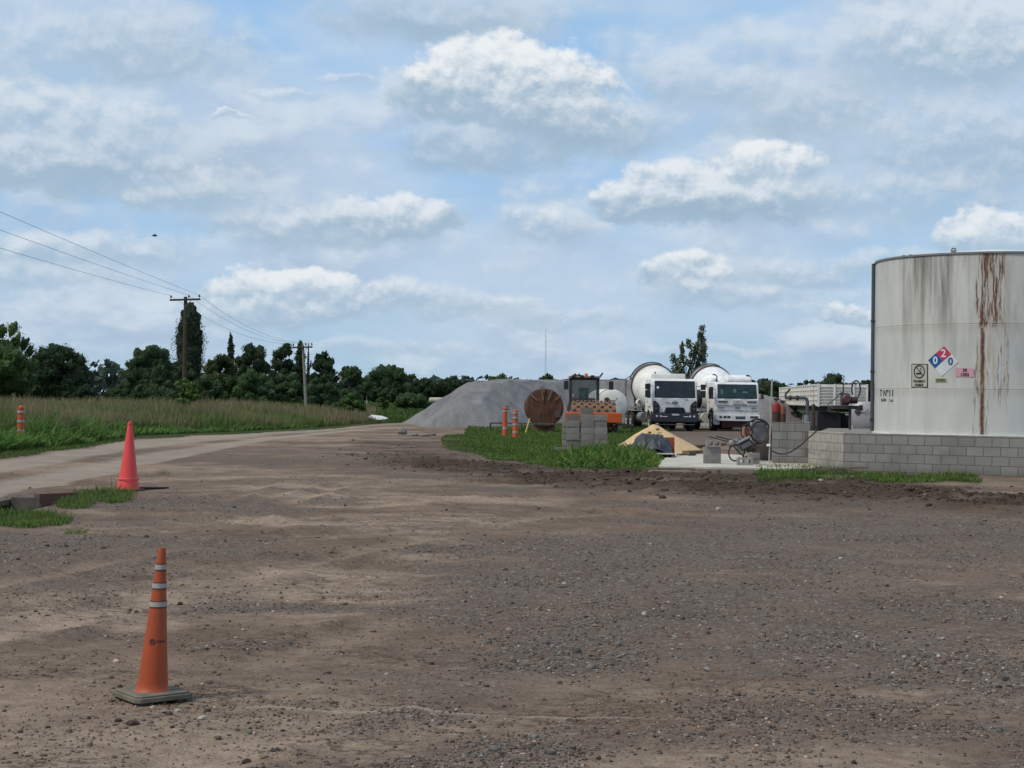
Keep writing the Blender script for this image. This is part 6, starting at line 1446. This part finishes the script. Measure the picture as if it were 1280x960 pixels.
z1 = H+(horizon(1005)-497.5)*D/F; xl = X(981, D, 1)-X(1009, D, 1)
MB().tube([(xl, 0, z1), (-.08, 0, z1), (-.02, 0, z1-.03), (0, 0, z1-.1), (0, 0, .0)], .048, 10).build('pipe', mat('pipe_bluegrey', (.09, .10, .11), .5, var=.3), sp, smooth=True)
MB().lathe([(0, .10), (.5, .10)], (0, 0, z1-.98), (0, 0, 1), 14).build('filter_body', mat('filter_grey', (.20, .22, .23), .5, var=.3), sp, smooth=True)
for x_ in (xl+.12, xl+.32): MB().lathe([(0, .075), (.05, .075)], (x_, 0, z1), (1, 0, 0), 12).build('flange', M_dark, sp)
MB().tube([(xl, 0, z1), (xl+.02, 0, z1+.12), (xl+.14, 0, z1+.25)], .03, 7).build('lever', M_dark, sp)
po = MB().cyl((0, 0, .0), (0, 0, 1.62), .05, n=8).build('timber_post', M_brown, loc=(X(1016.5, 44.8, 1), 44.8, 0)); tag(po, 'square-topped brown timber post between the standpipe and the dark opening', 'post')
D = 46.; pu = thing('fuel_pump', 'purplish fuel pump unit with hose loop mounted on an arm before the tipper body', 'pump', (X(1058, D, 1), D, 0))
zb = H+(horizon(1058)-507)*D/F
MB().box(-.42, .38, -.12, .12, zb-.10, zb).build('support_arm', M_dark, pu)
MB().box(-.16, .05, -.14, .14, zb+.01, zb+.36).build('pump_housing', M_purple, pu, bevel=.03)
MB().lathe([(0, .13), (.10, .13), (.14, .09)], (-.05, -.14, zb+.20), (0, -1, 0), 16).build('pump_cover', mat('cover_maroon', (.11, .05, .055), .5, var=.3), pu, smooth=True)
MB().lathe([(-.2, .10), (.14, .10)], (.16, 0, zb+.16), (1, 0, 0), 14).build('motor', M_purple, pu, smooth=True)
MB().tube([(-.10, 0, zb+.35), (-.10, 0, zb+.66)], .018, 6).build('rod', M_dark, pu)
MB().tube([(-.55, 0, zb+.02), (-.35, -.02, zb+.18), (-.2, 0, zb+.34), (-.1, 0, zb+.38)], .02, 6).build('hose_lead', M_hose, pu)
MB().tube([(.20+.15*math.sin(a)+.12*(a/6.28), -.03, zb+.45-.27*math.cos(a)*1.0) for a in np.linspace(R(-40), R(300), 30)], .022, 7).build('hose_loop', M_hose, pu, smooth=True)
MB().box(.38, .46, -.05, .05, zb-.14, zb+.02).build('bracket', M_dark, pu); MB().cyl((.1, 0, 0), (.1, 0, zb-.10), .04, n=8).build('stand', M_dark, pu)
# space under the tipper: its shade is filled in with dark added parts
# ---------------------------------------------------------------- slatted tipper body on its chassis
D = 86.; s = D/F; zt_ = 2.62; zb = 1.45; x0 = X(1023, D, 2.1); x1 = X(1083, D, 2.1)
tp = thing('tipper_trailer', 'white ribbed drop-side trailer body on dark wheels behind the block wall', 'trailer', (x0, D, 0), R(-5.2))
W_ = x1-x0; Lr = 27.
M_tr = mat('trailer_white', (.68, .68, .64), .6, var=.35, scale=2, c2=(.46, .43, .37), streak=((.35, .29, .22), .25))
bd = MB(); bd.box(0, W_, 0, .06, zb, zt_)
for sd in (0, 1): bd.box(min(sd*W_, sd*W_-(.06 if sd else -.06)), max(sd*W_, sd*W_-(.06 if sd else -.06)), .0601, Lr, zb, zt_-.0)
bd.box(.061, W_-.061, .0601, Lr, zb, zb+.08); bd.box(.061, W_-.061, Lr-.06, Lr, zb+.081, zt_); bd.build('body', M_tr, tp)
rb = MB(); ndiv = 18
for k in range(ndiv+1):
    y = .02+k*(Lr-.1)/ndiv; rb.box(-.07, -.002, y, y+.10, zb-.03, zt_+.03)
for z in (zb+.02, zb+.30, zb+.58, zb+.86, zt_-.06): rb.box(-.045, -.0021, .121, Lr, z, z+.05)
rb.build('side_rib', M_tr, tp)
rr_ = MB()
for x_ in (-.04, W_*.31, W_*.70, W_-.06): rr_.box(x_, x_+.10, -.075, -.002, zb-.03, zt_+.03)
for k in range(7): z = zb+.06+k*.16; rr_.box(-.0, W_, -.035, -.0021, z, z+.035)
rr_.build('end_rib', M_tr, tp)
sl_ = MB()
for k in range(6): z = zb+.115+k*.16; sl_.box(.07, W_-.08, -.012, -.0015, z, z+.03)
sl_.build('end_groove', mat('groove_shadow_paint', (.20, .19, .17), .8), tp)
MB().box(-.085, -.071, 1.6, 1.72, zb-.2, zt_-.02).build('corner_chain', M_wood, tp)
cz = MB(); cz.box(.5, .65, -.0, Lr, zb-.32, zb-.001); cz.box(W_-.65, W_-.5, .0, Lr, zb-.32, zb-.001)
for y in (.3, 3, 6, 9, 12, 16, 20, 24): cz.box(.0, W_, y, y+.12, zb-.15, zb-.0012)
cz.build('chassis', M_dark, tp)
MB().box(.0, 1.1, .4, 6.5, .35, zb-.36).build('underbody_shade_box', M_dark, tp)  # dark box added to stand for the shade beneath the body
MB().box(.0, 1.22, .25, .32, .10, zb-.33).build('underbody_shade_flap', mat('flap_black', (.008, .007, .011), .8, var=.2), tp)  # flap widened into a black sheet for the underside shade
for y in (8.0, 9.3, 18.5, 19.8, 21.1):
    for sd in (0, 1): wheel(tp, .25 if sd == 0 else W_-.25, y, .5, .5, rimout=-1 if sd == 0 else 1)
MB().box(1.45, 1.95, -.02, .02, .98, 1.12).build('number_plate', mat('plate_frame', (.45, .45, .45), .5), tp); MB().box(1.47, 1.93, -.024, -.0201, 1.03, 1.10).build('plate_face', M_dark, tp)
sp_ = MB().prism([(-.02, 0), (.55, .7), (1.5, .62), (1.9, 0)], 'y', -.4, .4).build('concrete_block_base', M_concrete)
sp_.location = (X(1056, 80, 0), 80, -.0); sp_.name = 'concrete_footing'; tag(sp_, 'pale concrete footing below the silver tank', 'footing')
# white mass under: bags on the ground
bag = MB(); bag.lathe([(-.3, .02), (-.2, .18), (0, .22), (.2, .17), (.3, .03)], (0, 0, .2), (1, .1, 0), 14); bo = bag.build('white_sack', M_sheet, smooth=True, loc=(X(1057, 60, .5), 60, .1)); tag(bo, 'white sack lying on the ground beyond the platform, left of the silver tank', 'sack')

# ---------------------------------------------------------------- odds on the ground
o = MB().prism([(-1.1, -.5), (1.0, -.65), (1.35, -.1), (.2, .3), (-1.2, .35)], 'z', 0, .05).build('white_sheet', M_sheet, loc=(X(473, 108, 0), 108, .25), rotz=-.2, bevel=.03); o.rotation_euler = (R(8), R(4), -.2); o.scale = (.55, 1.7, 1.); tag(o, 'long white sheet lying in the grass at the bend of the road', 'sheet')
def rock(label, px, py, sz, m_=M_concrete, name='rock', flat=.7, group=None, cat='rock'):
    p = G(px, py); bm = bmesh.new(); bmesh.ops.create_icosphere(bm, subdivisions=2, radius=sz)
    rs_ = np.random.default_rng(int(px*7+py)); k = rs_.uniform(.8, 1.2, 3)
    for v in bm.verts: f_ = rs_.uniform(.82, 1.12); v.co = Vector((v.co.x*f_*k[0], v.co.y*f_*k[1], v.co.z*f_*flat))
    me = bpy.data.meshes.new(name); bm.to_mesh(me); bm.free(); me.materials.append(m_); o = bpy.data.objects.new(name, me); col.objects.link(o)
    o.location = (p.x, p.y, gz(p.x, p.y)+sz*flat*.45); return tag(o, label, cat, group)
M_rock = mat('grey_rock', (.18, .17, .16), .95, var=.4, scale=8, bump=.004); M_rockw = mat('pale_rock', (.36, .33, .29), .95, var=.3, scale=8); M_clod = mat('dark_clod', (.075, .052, .042), .95, var=.4, scale=8)
g_ = 'rocks and clods scattered on the yard'
rock('angular grey rock standing at the toe of the gravel heap', 503, 543, .26, M_rock, group=g_, flat=.9)
rock('flat grey rubble right of the angular rock at the heap toe', 532, 546, .22, M_rock, flat=.35, group=g_)
rock('smaller flat rubble right of the angular rock, farther right', 541, 545, .18, M_rock, flat=.4, group=g_)
rock('low grey rubble left of the angular rock at the heap toe', 519, 545, .16, M_rock, flat=.4, group=g_)
rock('lone pale stone on the mud in front of the block wall', 1026, 605, .055, M_rockw, group=g_)
rock('lone pale stone on the yard below the churned strip', 898, 636, .045, M_rockw, group=g_)
rock('dark clod on the yard left of the churned strip end', 828, 622, .06, M_clod, 'earth_clod', group=g_, cat='clod')
rock('pale stone next to the orange cone base, right side', 253, 898, .024, M_rockw, group=g_)
rock('pale stone just right of the orange cone base, farther up', 222, 888, .018, M_rockw, group=g_)
rock('dark clod in front of the orange cone base', 166, 905, .032, M_clod, 'earth_clod', group=g_, cat='clod', flat=.5)
rock('dark clod left in front of the orange cone base', 148, 901, .024, M_clod, 'earth_clod', group=g_, cat='clod', flat=.5)
rock('dark clod near the bottom edge of the yard, right of the cone', 308, 950, .026, M_clod, 'earth_clod', group=g_, cat='clod', flat=.6)
rock('dark pebble on the soil above the orange cone, to its left', 129, 685, .035, M_clod, 'earth_clod', group=g_, cat='clod')
rock('dark pebble on the soil above the orange cone, nearest its tip', 183, 671, .035, M_clod, 'earth_clod', group=g_, cat='clod')
rock('white pebble lying at the edge of the grass island', 699, 583, .07, M_rockw, group=g_)
